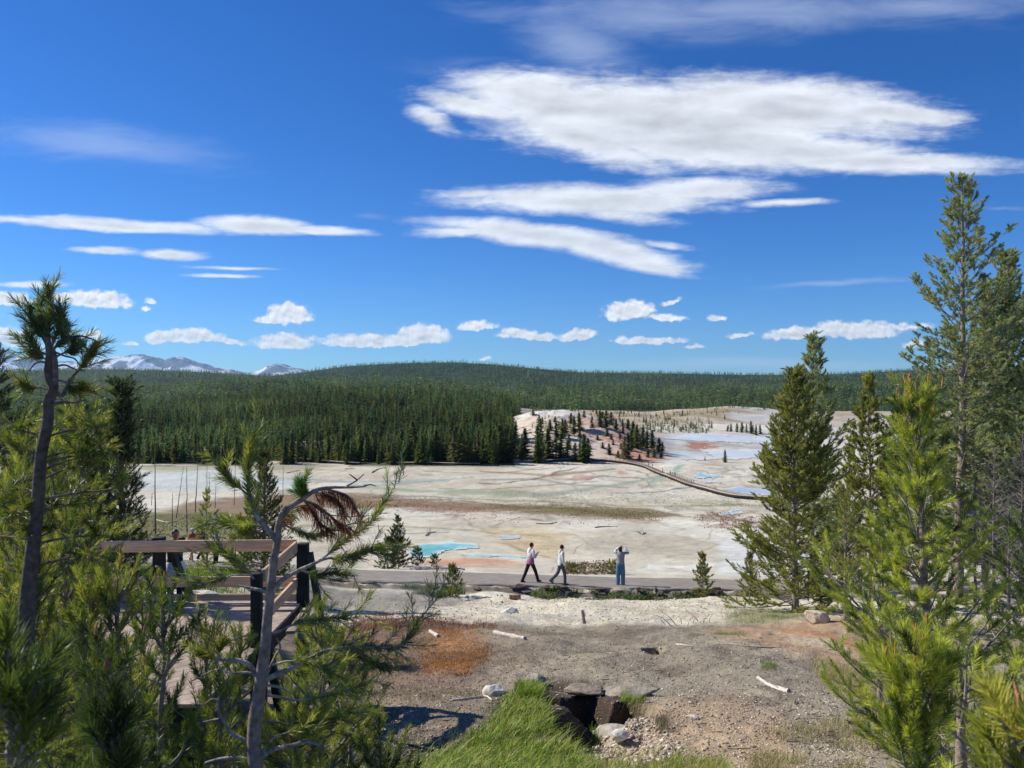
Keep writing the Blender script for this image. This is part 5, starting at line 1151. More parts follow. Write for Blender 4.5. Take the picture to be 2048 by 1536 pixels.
# ------------------------------------------------------------------ long boardwalk across the basin
def build_boardwalk():
    M_w = mat_attr('boardwalk_planks', .9, noise=(.8, .85, 1.1)); 
    def line(pts, n):
        P = []
        for (px, py) in pts:
            p = find(px, py+4, 34); p[2] = gnd(p[0], p[1]); P.append(p)
        L = smooth_line(np.array(P), n); z = height(L[:, 0], L[:, 1]); z = np.convolve(np.pad(z, 6, mode='edge'), np.ones(13)/13, 'valid'); L[:, 2] = z+1.0; return L
    def sweep(L, w, th, dz=0.0, side=0.0):
        T = np.gradient(L[:, :2], axis=0); T /= np.linalg.norm(T, axis=1, keepdims=True); N = np.stack([T[:, 1], -T[:, 0]], 1)
        n = len(L); V = []
        for (s_, zz) in ((-w/2, 0), (w/2, 0), (w/2, -th), (-w/2, -th)):
            p = L.copy(); p[:, :2] += N*(s_+side); p[:, 2] += zz+dz; V.append(p)
        V = np.stack(V, 1).reshape(-1, 3); i = np.arange(n-1)[:, None]*4; j = np.arange(4)[None, :]; f = np.stack([i+j, i+(j+1) % 4, i+4+(j+1) % 4, i+4+j], -1).reshape(-1, 4)
        f = np.concatenate([f, [[0, 3, 2, 1], [n*4-4, n*4-3, n*4-2, n*4-1]]]); return V, f, N
    def walk(pts, n, label, rails, dark=.4):
        L = line(pts, n); loc = L[0].copy(); e = empty('boardwalk', loc, label, 'boardwalk', None)
        V, f, N = sweep(L, 2.3, .07); mobj('deck', V-loc, [f], M_w, e, np.broadcast_to(lin(176, 162, 146), (len(V), 3)))
        for sd_ in (-1.0, 1.0):
            V, f, _ = sweep(L, .14, .62, -.075, sd_); mobj('beam', V-loc, [f], M_w, e, np.broadcast_to(lin(44, 38, 36), (len(V), 3)))
        d_ = np.concatenate([[0], np.cumsum(np.linalg.norm(np.diff(L, axis=0), axis=1))]); tot = d_[-1]
        pos = np.linspace(1, tot-1, min(46, int(tot/3.2))); a = Acc(); a.box((0, 0, -.62), (.10, .10, .62), None, lin(52, 46, 42)); pm = a.data('support_post', M_w)
        for sd_ in (-1.0, 1.0):
            for q in pos:
                p = np.array([np.interp(q, d_, L[:, k]) for k in range(3)]); nn = np.array([np.interp(q, d_, N[:, k]) for k in range(2)]); p[:2] += nn*sd_; p[2] -= .36
                o = bpy.data.objects.new('support_post', pm); o.location = p-loc; link(o, e)
        a = Acc(); a.box((0, 0, .55), (.06, .06, .55), None, lin(104, 92, 80)); rm_ = a.data('railing_post', M_w)
        for (q0, q1, sd_) in rails:
            s0, s1 = q0*tot, q1*tot; m = (d_ >= s0) & (d_ <= s1); Ls = L[m]
            for zz in (1.05, .6):
                V, f, _ = sweep(Ls, .07, .12, zz, sd_); mobj('rail', V-loc, [f], M_w, e, np.broadcast_to(lin(150, 134, 116), (len(V), 3)))
            for q in np.arange(s0, s1, 2.4):
                p = np.array([np.interp(q, d_, L[:, k]) for k in range(3)]); nn = np.array([np.interp(q, d_, N[:, k]) for k in range(2)]); p[:2] += nn*sd_; p[2] -= .05
                o = bpy.data.objects.new('railing_post', rm_); o.location = p-loc; link(o, e)
        return L, d_, N
    A = walk([(1085, 921), (1130, 918), (1180, 918), (1220, 920), (1255, 924), (1285, 930), (1305, 938), (1325, 948), (1348, 957), (1380, 968), (1420, 980), (1450, 987), (1480, 992), (1560, 997), (1680, 1000)], 240, 'long wooden boardwalk curving across the pale basin towards the right', [(.14, .50, 1.0), (.55, .70, 1.0), (.53, .68, -1.0)])
    walk([(440, 911), (540, 913), (600, 917), (660, 922), (720, 926)], 80, 'far stretch of boardwalk along the foot of the wood at the left', [])
    walk([(775, 925), (830, 925), (900, 926), (960, 927)], 60, 'short far stretch of boardwalk showing between the trunks of the wood', [])
    return A
BWL, BWD, BWN = build_boardwalk()

# ------------------------------------------------------------------ people
def loft(rings, k=20):
    """rings: (x, y, z, rx, ry) closed stack"""
    th = np.arange(k)*2*math.pi/k; V = [np.stack([r[0]+r[3]*np.cos(th), r[1]+r[4]*np.sin(th), np.full(k, r[2])], 1) for r in rings]; n = len(rings)
    V = np.concatenate(V+[[rings[0][:3]], [rings[-1][:3]]]); i = np.arange(n-1)[:, None]*k; j = np.arange(k)[None, :]; j2 = (j+1) % k
    f = np.stack([i+j, i+j2, i+k+j2, i+k+j], -1).reshape(-1, 4); a = np.arange(k); f1 = np.stack([np.full(k, n*k), (a+1) % k, a], 1); f2 = np.stack([np.full(k, n*k+1), (n-1)*k+a, (n-1)*k+(a+1) % k], 1)
    return V, f, np.concatenate([f1, f2])
def ball(c, r, R=None, k=14, m=9):
    ph = np.linspace(-math.pi/2, math.pi/2, m)[1:-1]; rings = [(0, 0, math.sin(p), math.cos(p), math.cos(p)) for p in ph]; V, f, t = loft(rings, k); V[-2] = (0, 0, -1); V[-1] = (0, 0, 1)
    V = V*np.array(r); 
    if R is not None: V = V @ np.asarray(R).T
    return V+np.array(c), f, t
class Body(Acc):
    def L(s, rings): V, f, t = loft(rings); s.add(V, f); s.f3.append(t+s.n-len(V))
    def B(s, c, r, R=None): V, f, t = ball(c, r, R); s.add(V, f); s.f3.append(t+s.n-len(V))
    def T(s, P, r):
        P = np.asarray(P, float); L = smooth_line(P, max(6, 4*len(P))) if len(P) > 2 else np.linspace(P[0], P[1], 6)
        rr = np.interp(np.linspace(0, 1, len(L)), np.linspace(0, 1, len(r)), r); s.tube(L, rr, 12); s.B(L[0], (rr[0],)*3); s.B(L[-1], (rr[-1],)*3)
def person(px, d, H, face, label, pose, wear, vox=.010, zoff=0.0, pos=None, group=None):
    loc = at_d(px, d) if pos is None else np.array(pos); loc = loc.copy(); loc[2] += zoff
    e = empty('person', loc, label, 'person', group, math.atan2(-face[0], face[1])); e.scale = (H/1.75,)*3
    hip = np.array([0, 0, .92]); J = {}
    low = 9
    for s_, sd_ in (('l', -1), ('r', 1)):
        a, kb, sp = pose['leg_'+s_]; h = hip+np.array([sd_*.09, 0, 0]); kn = h+.44*np.array([sp*sd_, math.sin(a), -math.cos(a)]); an = kn+.42*np.array([sp*sd_*.4, math.sin(a-kb), -math.cos(a-kb)])
        J['h'+s_], J['k'+s_], J['a'+s_] = h, kn, an; low = min(low, an[2])
    dz = .085-low
    for k in J: J[k] = J[k]+np.array([0, 0, dz])
    hip = hip+np.array([0, 0, dz]); ln = pose.get('lean', .03)
    def up(z): return np.array([0, ln*(z-.92)*1.6, z+dz])
    for s_, sd_ in (('l', -1), ('r', 1)):
        u, f_ = pose['arm_'+s_]; sh = up(1.42)+np.array([sd_*.175, 0, 0]); el = sh+.28*unit(u); wr = el+.25*unit(f_)
        J['s'+s_], J['e'+s_], J['w'+s_] = sh, el, wr
    hd = up(1.635)+np.array([0, .02, 0]); hy = pose.get('head', 0); Rh = np.array(Matrix.Rotation(hy, 3, 'Z'))
    skin = mat_plain('skin', wear.get('skin', lin(196, 146, 118)), .55); b = Body()
    # body: one continuous surface
    c0, c1, c2, c3, c4, c5, c6 = [up(z) for z in (.86, .95, 1.08, 1.22, 1.36, 1.45, 1.50)]
    b.L([(*c0, .13, .10), (*c1, .165, .115), (*c2, .135, .095), (*c3, .155, .11), (*c4, .175, .105), (*c5, .12, .075), (*c6, .055, .055)])
    b.T([up(1.47), up(1.56)+np.array([0, .01, 0])], [.056, .052])
    b.B(hd, (.074, .094, .108), Rh); b.B(hd+Rh @ np.array([0, .028, -.062]), (.052, .060, .052), Rh)
    b.T([hd+Rh @ np.array([0, .088, .012]), hd+Rh @ np.array([0, .112, -.022])], [.010, .015])
    for sd_ in (-1, 1): b.B(hd+Rh @ np.array([sd_*.076, -.005, -.005]), (.010, .020, .032), Rh); b.B(hd+Rh @ np.array([sd_*.03, .082, .006]), (.013, .010, .008), Rh)
    b.B(hd+Rh @ np.array([0, .088, -.050]), (.022, .010, .008), Rh)
    for s_, sd_ in (('l', -1), ('r', 1)):
        b.T([J['s'+s_], J['e'+s_], J['w'+s_]], [.052, .042, .038, .027]); b.T([J['h'+s_], J['k'+s_], J['a'+s_]], [.088, .062, .055, .040])
        b.T([J['a'+s_], J['a'+s_]+np.array([0, .03, -.045]), J['a'+s_]+np.array([0, .13, -.058])], [.038, .036, .026])
        # hand: palm, four fingers, thumb
        fd = unit(J['w'+s_]-J['e'+s_]); sdv = unit(np.cross(fd, (0, .3, 1)))*sd_; nrm = unit(np.cross(sdv, fd)); w0 = J['w'+s_]
        Rp = np.stack([sdv, fd, nrm], 1); b.B(w0+fd*.05, (.040, .052, .016), Rp)
        cu = pose.get('curl', .5)
        for k_, (o_, l_) in enumerate(((-.028, .066), (-.010, .076), (.009, .070), (.027, .054))):
            p = w0+fd*.09+sdv*o_; p1 = p+(fd*math.cos(cu*.5)-nrm*math.sin(cu*.5))*l_*.5; p2 = p1+(fd*math.cos(cu*1.6)-nrm*math.sin(cu*1.6))*l_*.5; b.tube(np.array([p, p1, p2]), [.009, .0085, .007], 8)
        p = w0+fd*.03-sdv*.032; b.tube(np.array([p, p-sdv*.025+fd*.025, p-sdv*.03+fd*.055]), [.011, .010, .008], 8)
    def rem(o, v):
        m = o.modifiers.new('remesh', 'REMESH'); m.mode = 'VOXEL'; m.voxel_size = v; m.use_smooth_shade = True
        q = o.modifiers.new('smooth', 'SMOOTH'); q.factor = .5; q.iterations = 3
    rem(b.build('body', skin, e, True), vox)
    def cloth(name, c, fn, **kw):
        q = Body(); fn(q); m = c if isinstance(c, bpy.types.Material) else mat_plain('cloth', c, .85, (9, .82, 1.1), (22, .4, .02)); rem(q.build(name, m, e, True), vox*1.1)
    top = wear.get('top')
    if top:
        hem = top.get('hem', .86); fl = top.get('flare', 1.0)
        def f(q):
            h0, h1, h2, h3, h4, h5, h6 = [up(z) for z in (hem, hem+.08, 1.10, 1.22, 1.36, 1.45, 1.495)]
            q.L([(*h0, .182*fl, .135*fl), (*h1, .186*fl, .140*fl), (*h2, .170, .128), (*h3, .182, .135), (*h4, .205, .130), (*h5, .150, .095), (*h6, .070, .070)])
            for s_ in 'lr':
                P = [J['s'+s_], J['e'+s_], J['w'+s_]]
                if top.get('sleeve', 1) == 1: q.T(P, [.068, .060, .052, .046])
                elif top.get('sleeve') == .5: q.T([P[0], P[0]*.35+P[1]*.65], [.064, .056])
            if top.get('hood'): q.B(up(1.47)+np.array([0, -.085, -.02]), (.105, .060, .075)); q.B(up(1.38)+np.array([0, -.125, 0]), (.07, .03, .06))
        cloth('jacket' if top.get('sleeve', 1) == 1 else 'top', top['c'], f)
    tr = wear.get('trousers')
    if tr:
        def f(q):
            h0, h1, h2 = up(.84), up(.93), up(1.03); q.L([(*h0, .155, .125), (*h1, .178, .128), (*h2, .155, .112)])
            for s_ in 'lr':
                an = J['a'+s_]; kn = J['k'+s_]; w_ = tr.get('w', 1.0); en = an+np.array([0, 0, -.02]) if tr.get('len', 1) == 1 else kn*(1-tr['len'])*1+J['h'+s_]*0+kn*tr['len'] if False else (an+np.array([0, 0, -.02]) if tr.get('len', 1) == 1 else J['h'+s_]+(kn-J['h'+s_])*tr['len'])
                if tr.get('len', 1) == 1: q.T([J['h'+s_], kn, en], [.102, .082*w_, .072*w_, .066*w_])
                else: q.T([J['h'+s_], en], [.102, .096])
        cloth('trousers' if tr.get('len', 1) == 1 else 'shorts', tr['c'], f)
    for s_ in 'lr':
        q = Body(); a_ = J['a'+s_]; pit = pose.get('toe_'+s_, 0.0); dv = np.array([0, math.cos(pit), math.sin(pit)]); dn_ = np.array([0, math.sin(pit), -math.cos(pit)])
        q.T([a_+dn_*.02-dv*.01, a_+dn_*.048+dv*.02, a_+dn_*.055+dv*.15], [.046, .046, .034]); q.B(a_+dn_*.05-dv*.03, (.042, .05, .036)); rem(q.build('shoe', mat_plain('shoe', wear.get('shoe', lin(40, 38, 40)), .7), e, True), vox)
    hr = wear.get('hair')
    if hr is not None:
        q = Body(); q.B(hd+Rh @ np.array([0, -.018, .022]), (.084, .096, .104), Rh)
        if wear.get('long'): q.B(hd+Rh @ np.array([0, -.06, -.06]), (.088, .062, .13), Rh)
        if wear.get('bun'): q.B(hd+Rh @ np.array([0, -.10, .06]), (.045, .04, .04), Rh)
        rem(q.build('hair', mat_plain('hair', hr, .5, (60, .7, 1.3)), e, True), vox*.9)
    if 'cap' in wear:
        q = Body(); q.B(hd+Rh @ np.array([0, -.005, .055]), (.088, .102, .075), Rh); q.B(hd+Rh @ np.array([0, .11, .045]), (.070, .075, .010), Rh)
        if wear.get('brim'): q.B(hd+Rh @ np.array([0, 0, .042]), (.16, .17, .012), Rh)
        rem(q.build('cap', mat_plain('cap', wear['cap'], .8), e, True), vox*.9)
    for (nm, c, fn) in wear.get('extra', []): cloth(nm, c, lambda q: fn(q, J, up, hd))
    return e, J
def v3(*a): return np.array(a, float)

def build_people():
    mj = mat_plain('dip_dyed_cloth', lin(230, 220, 224), .85, None, (22, .4, .02)); t = NT(mj.node_tree); tc = t.new('ShaderNodeTexCoord').outputs['Object']; sp = t.new('ShaderNodeSeparateXYZ'); t.l.new(tc, sp.inputs[0])
    z = t.m('ADD', sp.outputs[2], t.m('MULTIPLY', t.m('SUBTRACT', t.noise(tc, 9, 4), .5), .25)); f = t.ramp(z, .92, 1.34, 0, 1)
    c = t.mix(f, tuple(lin(160, 96, 132)), tuple(lin(236, 226, 228))); t.l.new(c, t.n['Principled BSDF'].inputs['Base Color'])
    HB = lin(24, 20, 20)
    person(1061, 33.7, 1.76, (.86, .50), 'walker in a white jacket fading to pink with dark trousers, striding along the path', dict(leg_r=(.42, .10, .05), leg_l=(-.36, .12, .05), arm_r=(v3(.2, .15, -1), v3(-.25, .6, .45)), arm_l=(v3(-.25, .05, -1), v3(.2, .9, -.1)), head=.15, lean=.04, toe_l=-.25), dict(top=dict(c=mj, hem=.84, hood=1, flare=1.10), trousers=dict(c=lin(34, 36, 48)), hair=HB, shoe=lin(30, 30, 34)), zoff=.03)
    person(1122, 32.9, 1.70, (.96, .22), 'walker in a pale grey hooded jacket and grey trousers, mid step on the path', dict(leg_r=(.30, .25, .04), leg_l=(-.28, .55, .04), arm_r=(v3(.12, .05, -1), v3(.05, .25, -1)), arm_l=(v3(-.15, -.1, -1), v3(-.05, .15, -1)), head=.3, lean=.03, toe_l=-.6), dict(top=dict(c=lin(214, 216, 214), hem=.86, hood=1), trousers=dict(c=lin(84, 92, 104)), hair=HB, shoe=lin(70, 84, 104)), zoff=.03)
    def sleeve(q, J, up, hd):  # white sleeves over the elbows and forearms
        for s_ in 'lr': q.T([J['e'+s_]*.55+J['s'+s_]*.45, J['e'+s_], J['w'+s_]], [.062, .056, .05])
    person(1241, 33.3, 1.68, (.30, .95), 'figure in a cap, grey jumper and wide blue jeans, both hands raised to the face', dict(leg_r=(.02, .02, .04), leg_l=(.03, .04, .05), arm_r=(v3(.38, .75, -.05), v3(-.50, .35, .52)), arm_l=(v3(-.38, .75, -.05), v3(.50, .35, .52)), lean=.0), dict(top=dict(c=lin(150, 150, 156), hem=.93), trousers=dict(c=lin(88, 126, 158), w=1.35), hair=lin(40, 34, 34), long=1, cap=lin(190, 150, 128), shoe=lin(60, 60, 66), extra=[('white_sleeves', lin(226, 228, 236), sleeve)]), zoff=.03)
    # three by the platform
    def wrap(q, J, up, hd):
        c = [up(z) for z in (.50, .62, .80, .96, 1.04)]; q.L([(*(c[0]+v3(-.06, -.05, 0)), .10, .10), (*(c[1]+v3(-.02, -.02, 0)), .20, .15), (*c[2], .24, .17), (*c[3], .20, .15), (*c[4], .17, .13)])
    e, J = person(350, 18.2, 1.76, (.55, -.80), 'dark-haired figure in a navy shirt holding a phone up sideways, white jacket round the waist', dict(leg_r=(.05, .05, .03), leg_l=(-.04, .03, .03), arm_r=(v3(.25, .55, -.45), v3(-.15, .55, .85)), arm_l=(v3(-.35, .75, -.30), v3(-.25, .50, .80)), head=.1), dict(top=dict(c=lin(30, 32, 52), hem=.90, sleeve=.5), trousers=dict(c=lin(40, 44, 76)), hair=HB, shoe=lin(60, 50, 50), extra=[('waist_jacket', lin(226, 232, 236), wrap)]), zoff=.0)
    M = e.matrix_basis @ Matrix.Identity(4); from_l = Vector(J['wl'].tolist()); from_r = Vector(J['wr'].tolist())
    mw = Matrix.Translation(e.location) @ e.rotation_euler.to_matrix().to_4x4() @ Matrix.Diagonal((*e.scale, 1)); c_ = mw @ ((from_l+from_r)/2+Vector((0, .07, .09)))
    ph = empty('phone', c_, 'small dark phone held up in both hands by the figure behind the rail', 'phone', None, e.rotation_euler.z)
    a = Acc(); a.box((0, 0, 0), (.078, .005, .038), None, lin(30, 30, 34)); o = a.build('case', mat_attr('phone_case', .4), ph); mb = o.modifiers.new('bevel', 'BEVEL'); mb.width = .004
    a = Acc(); a.box((0, -.0062, 0), (.072, .0008, .034), None, lin(20, 24, 34)); a.build('screen', mat_attr('phone_glass', .1), ph)
    a = Acc()
    for x in (.052, .066): a.tube(np.array([[x, .004, .018], [x, .0095, .018]]), [.009, .009], 12, lin(60, 60, 66))
    a.build('lens', mat_attr('lens_metal', .3), ph)
    person(384, 37.0, 1.63, (.75, -.5), 'walker in a pale cap, pink top and short tan shorts on the pale path', dict(leg_r=(.30, .1, .03), leg_l=(-.30, .2, .03), arm_r=(v3(.2, .1, -1), v3(0, .8, .4)), arm_l=(v3(-.2, .0, -1), v3(.1, .6, .1))), dict(top=dict(c=lin(150, 84, 84), hem=.92, sleeve=0), trousers=dict(c=lin(176, 118, 84), len=.45), hair=lin(40, 32, 30), cap=lin(210, 212, 206), skin=lin(206, 140, 106), shoe=lin(50, 40, 40)))
    person(404, 37.3, 1.68, (.85, -.3), 'auburn-haired walker pointing to the right, in a dark vest and black leggings', dict(leg_r=(.25, .1, .03), leg_l=(-.30, .3, .03), arm_r=(v3(.5, .6, -.15), v3(.25, 1, .25)), arm_l=(v3(-.2, .0, -1), v3(0, .3, -1))), dict(top=dict(c=lin(52, 40, 48), hem=.95, sleeve=0), trousers=dict(c=lin(30, 30, 36)), hair=lin(150, 74, 40), long=1, bun=1, skin=lin(208, 142, 108), shoe=lin(170, 150, 130)))
    person(432, 36.6, 1.55, (.6, -.7), 'half hidden walker in a wide dark hat and white top behind the rail', dict(leg_r=(.15, .1, .03), leg_l=(-.15, .1, .03), arm_r=(v3(.2, .1, -1), v3(0, .5, -.6)), arm_l=(v3(-.2, .0, -1), v3(.1, .6, -.5))), dict(top=dict(c=lin(226, 226, 232), hem=.88), trousers=dict(c=lin(50, 50, 60)), hair=lin(30, 26, 26), cap=lin(40, 40, 46), brim=1))
    # five tiny walkers on the boardwalk
    st = dict(leg_r=(.2, .1, .03), leg_l=(-.2, .15, .03), arm_r=(v3(.2, .1, -1), v3(0, .3, -1)), arm_l=(v3(-.2, .0, -1), v3(0, .3, -1)))
    tot = BWD[-1]; PXl = 1024+F*BWL[:, 0]/BWL[:, 1]
    for i, (px, c1, c2, l, off) in enumerate([(1299, lin(40, 44, 70), lin(30, 30, 40), 'dark-clad walker on the bend of the boardwalk, left of a pair', .3), (1303, lin(90, 70, 70), lin(40, 40, 50), 'walker in brownish clothes on the bend of the boardwalk, right of a pair', -.4),
        (1326, lin(180, 60, 70), lin(40, 40, 60), 'tiny walker in a red top between the boardwalk railings', .2), (1340, lin(70, 90, 160), lin(40, 44, 80), 'tiny walker in a blue top, middle one between the railings', .0), (1349, lin(70, 110, 90), lin(50, 60, 60), 'tiny walker in a green top, rightmost between the railings', -.2)]):
        k = int(np.argmin(np.abs(PXl-px))); p = BWL[k].copy(); p[:2] += BWN[k]*off; p[2] += .01
        person(0, 0, 1.75, (-.8, .4), l, st, dict(top=dict(c=c1), trousers=dict(c=c2), hair=lin(40, 34, 30)), vox=.03, pos=p, group='walkers on the boardwalk')
build_people()

# ------------------------------------------------------------------ rocks, wood, grass, pebbles
def rock(name, p, size, seed, label, col=None, group=None, cat='rock', rz=0, flat=1.0, tilt=0):
    bm = bmesh.new(); bmesh.ops.create_icosphere(bm, subdivisions=4, radius=1); V = np.array([v.co[:] for v in bm.verts]); f = np.array([[v.index for v in q.verts] for q in bm.faces]); bm.free()
    r = np.random.default_rng(seed)
    for _ in range(11):
        n = unit(r.normal(size=3)); dd = r.uniform(.45, .8); s_ = V @ n; V = V-np.outer(np.maximum(s_-dd, 0)*.92, n)
    n1 = fbm(V[:, 0]*2+seed, V[:, 1]*2+V[:, 2]*1.7, 4, seed)-.5; V = V*(1+n1[:, None]*.28)+((fbm(V[:, 0]*8, V[:, 2]*8+V[:, 1]*5, 3, seed+5)-.5)*.07)[:, None]*V
    V = V*np.array(size)*.62; c, s_ = math.cos(rz), math.sin(rz); ct, st = math.cos(tilt), math.sin(tilt)
    V = V @ np.array([[ct, 0, st], [0, 1, 0], [-st, 0, ct]]).T @ np.array([[c, -s_, 0], [s_, c, 0], [0, 0, 1]]).T
    col = lin(186, 176, 162) if col is None else col; C = col*(.8+.4*fbm(V[:, 0]*9, V[:, 1]*9+V[:, 2]*7, 3, seed+9))[:, None]
    o = mobj(name, V, [f], M_stone, None, C, False); o.location = p; tag(o, label, cat, group); return o
def log(name, pts, r0, r1, seed, label, col=None, group=None, twigs=0, cat='dead wood', lift=.5):
    P = np.array([at(*q) for q in pts]) if len(pts[0]) == 2 else np.array(pts, float); r = np.random.default_rng(seed)
    if len(pts[0]) == 2: P[:, 2] += r0*lift
    L = smooth_line(P, 20); loc = L[0].copy(); V, f = tube(L-loc, np.linspace(r0, r1, 20)*(1+.25*(fbm(np.arange(20)*.7, np.zeros(20), 3, seed)-.5)), 12)
    nrm = V-np.repeat(L-loc, 12, 0); V = V+nrm*((fbm(np.tile(np.arange(12)*1.9, 20), np.repeat(np.arange(20)*.25, 12), 3, seed)-.5)*.9)[:, None]
    col = lin(206, 196, 184) if col is None else col; a = Acc(); a.add(V, f, col*(.7+.6*fbm(np.tile(np.arange(12)*2.3, 20), np.repeat(np.arange(20)*.3, 12), 3, seed+1))[:, None])
    for j, q in ((0, L[0]-loc), (19, L[-1]-loc)):
        t_ = np.stack([np.zeros(12, int), 1+(np.arange(12)+1) % 12, 1+np.arange(12)], 1); a.add(np.concatenate([[q], V[j*12:(j+1)*12]]), t_ if j == 0 else t_[:, ::-1], col*.6)
    for k in range(twigs):
        q = L[r.integers(2, 18)]-loc; dd = unit(r.normal(size=3)+np.array([0, 0, .9])); l_ = r.uniform(4, 11)*r0; a.tube(np.stack([q, q+dd*l_*.5, q+(dd+r.normal(0, .2, 3))*l_]), [r0*.35, r0*.22, r0*.1], 5, col*.8)
    o = a.build(name, M_dead, None, False); o.location = loc; tag(o, label, cat, group); return o

def build_rocks_wood():
    R_ = rock
    def g(px, py, dz=0): p = at(px, py); p[2] += dz; return p
    def gb(px, py, dz=0): p = find(px, py); p[2] += dz; return p
    R_('boulder', g(1632, 1252, .12), (.56, .45, .42), 1, 'pale pointed boulder at the foot of the broad olive pine', lin(206, 190, 166))
    R_('boulder', g(1022, 1224, .05), (.58, .4, .34), 2, 'rounded grey boulder on the white strip left of the upright stick', lin(220, 214, 200), rz=.4)
    R_('rock', g(992, 1388, .03), (.36, .28, .26), 3, 'pale lichen-speckled rock beside the bent white branch', lin(206, 200, 190))
    R_('rock', gb(1068, 1368, .06), (.38, .30, .20), 4, 'grey flat-topped rock at the left of the hollow', lin(160, 152, 140))
    R_('rock_slab', gb(1166, 1386, .03), (.66, .50, .15), 5, 'slab forming the left half of the brow over the hollow', lin(146, 134, 118), cat='rock slab')
    R_('rock_slab', gb(1264, 1388, .04), (.80, .48, .16), 6, 'long slab forming the right half of the brow over the hollow', lin(158, 148, 132), cat='rock slab', rz=-.1)
    R_('rock_slab', gb(1216, 1424, -.34), (.56, .52, .11), 7, 'fallen tilted slab lying inside the hollow', lin(172, 164, 152), cat='rock slab', rz=.3, tilt=-.12)
    R_('rock', g(1240, 1466, .08), (.20, .16, .16), 8, 'white stone below the fallen slab in the hollow', lin(214, 208, 200))
    R_('rock', g(1242, 1443, .06), (.12, .1, .1), 9, 'small white stone right at the edge of the fallen slab', lin(210, 204, 196))
    R_('rock', g(1385, 1450, .0), (.16, .12, .07), 10, 'small pale stone on the tan slope right of the hollow', lin(214, 200, 182))
    R_('rock', g(1593, 1473, .0), (.12, .1, .07), 11, 'small dark stone on the lower right slope', lin(110, 98, 92))
    R_('rock', gb(1302, 1314, -.12), (.13, .10, .09), 12, 'pebbly stone lying in the small dark hole', lin(176, 168, 158))
    r = np.random.default_rng(8)
    for i in range(34):
        px = r.uniform(700, 1480) if i % 3 == 0 else r.uniform(1020, 1440); d = path_near(px)-r.uniform(.05, .45); X = (px-1024)/F*d
        R_('ledge_rock', (X, d, gnd(X, d)+.06), (r.uniform(.15, .7), .25, r.uniform(.08, .2)), 40+i, 'broken dark rock along the crumbling edge below the path', lin(112, 104, 96)*r.uniform(.7, 1.3), 'rocks along the path edge', rz=r.uniform(-.3, .3))
    for i in range(46):
        px = r.uniform(900, 1460); d = r.uniform(28.5, 31.3); X = (px-1024)/F*d
        R_('rubble_stone', (X, d, gnd(X, d)+.01), (r.uniform(.06, .26), .12, r.uniform(.05, .12)), 90+i, 'pale rubble stone scattered on the white strip below the path', lin(206, 194, 176)*r.uniform(.75, 1.1), 'rubble on the white strip', rz=r.uniform(-.6, .6))
    # cut logs and driftwood
    p = at(1030, 1192); log('cut_log', [(p[0]-.22, p[1], p[2]+.08), (p[0]+.0, p[1], p[2]+.085), (p[0]+.22, p[1]+.02, p[2]+.08)], .085, .08, 1, 'short brown cut log on the white strip below the path', lin(150, 116, 92), cat='cut log')
    p = at(1172, 1189); log('cut_log', [(p[0]-.27, p[1], p[2]+.06), (p[0]+.0, p[1], p[2]+.065), (p[0]+.27, p[1]+.02, p[2]+.06)], .07, .07, 2, 'pale cut log under the ledge, right of the brown one', lin(206, 194, 176), cat='cut log')
    log('driftwood', [(988, 1272), (1015, 1278), (1050, 1287)], .055, .045, 3, 'bleached split log lying in the middle of the gravel mound', twigs=0)
    log('driftwood', [(860, 1266), (868, 1269), (876, 1272)], .045, .05, 4, 'short white log stub above the orange moss')
    log('driftwood', [(1515, 1363), (1540, 1372), (1562, 1382), (1578, 1390)], .028, .045, 5, 'white weathered branch lying on the right slope', twigs=1)
    log('driftwood', [(1458, 1292), (1490, 1298), (1530, 1300), (1562, 1299)], .022, .012, 6, 'thin grey stick lying on the upper right of the mound', lin(160, 148, 138))
    log('dead_branch', [(902, 1409), (930, 1406), (955, 1402), (966, 1395), (975, 1402), (984, 1411)], .018, .010, 7, 'bent white branch lying left of the hollow', lin(214, 206, 192), lift=1.2)
    log('driftwood', [(1218, 1305), (1234, 1308)], .016, .012, 8, 'tiny pale stick on the gravel between the log and the hole')
    log('driftwood', [(1352, 1294), (1368, 1300), (1386, 1302)], .02, .014, 10, 'pale twig lying right of the small hole')
    log('driftwood', [(1112, 1240), (1126, 1242), (1140, 1244)], .02, .012, 11, 'small pale stick at the foot of the upright stick')
    p = at(1169, 1241); log('upright_stick', [(p[0], p[1], p[2]-.05), (p[0]-.03, p[1], p[2]+.18), (p[0]-.06, p[1], p[2]+.38)], .05, .035, 9, 'short broken stump sticking up from the white strip', lin(150, 130, 118), cat='stump', twigs=1)
    # brushwood right of the mound crest
    for i in range(9):
        px = 1330+i*11; p = at(px, 1250-r.uniform(0, 8)); d2 = v3(r.uniform(-.5, .5), r.uniform(-.2, .2), r.uniform(.1, .32)); log('brushwood', [tuple(p), tuple(p+d2*.5+v3(0, 0, .05)), tuple(p+d2*1.1)], .014, .005, 300+i, 'bleached twig of the brush heap behind the mound crest', lin(202, 196, 186), 'twigs of the brush heap', twigs=4)
    # driftwood pile behind the path at the left
    for i, (a, b) in enumerate([((832, 1128), (870, 1140)), ((845, 1134), (905, 1133)), ((826, 1140), (880, 1145)), ((880, 1142), (930, 1146)), ((850, 1126), (880, 1136)), ((812, 1136), (846, 1133)), ((865, 1130), (905, 1144))]):
        p = at_d(a[0], 38.6); q = at_d(b[0], 39.2); p[2] += .06+i*.02; q[2] += .05+(i % 3)*.03; log('driftwood', [tuple(p), tuple((p+q)/2+v3(0, 0, .03)), tuple(q)], .06, .03, 320+i, 'bleached log of the driftwood pile behind the path, near the pool', lin(206, 196, 184), 'driftwood pile by the pool', twigs=1)
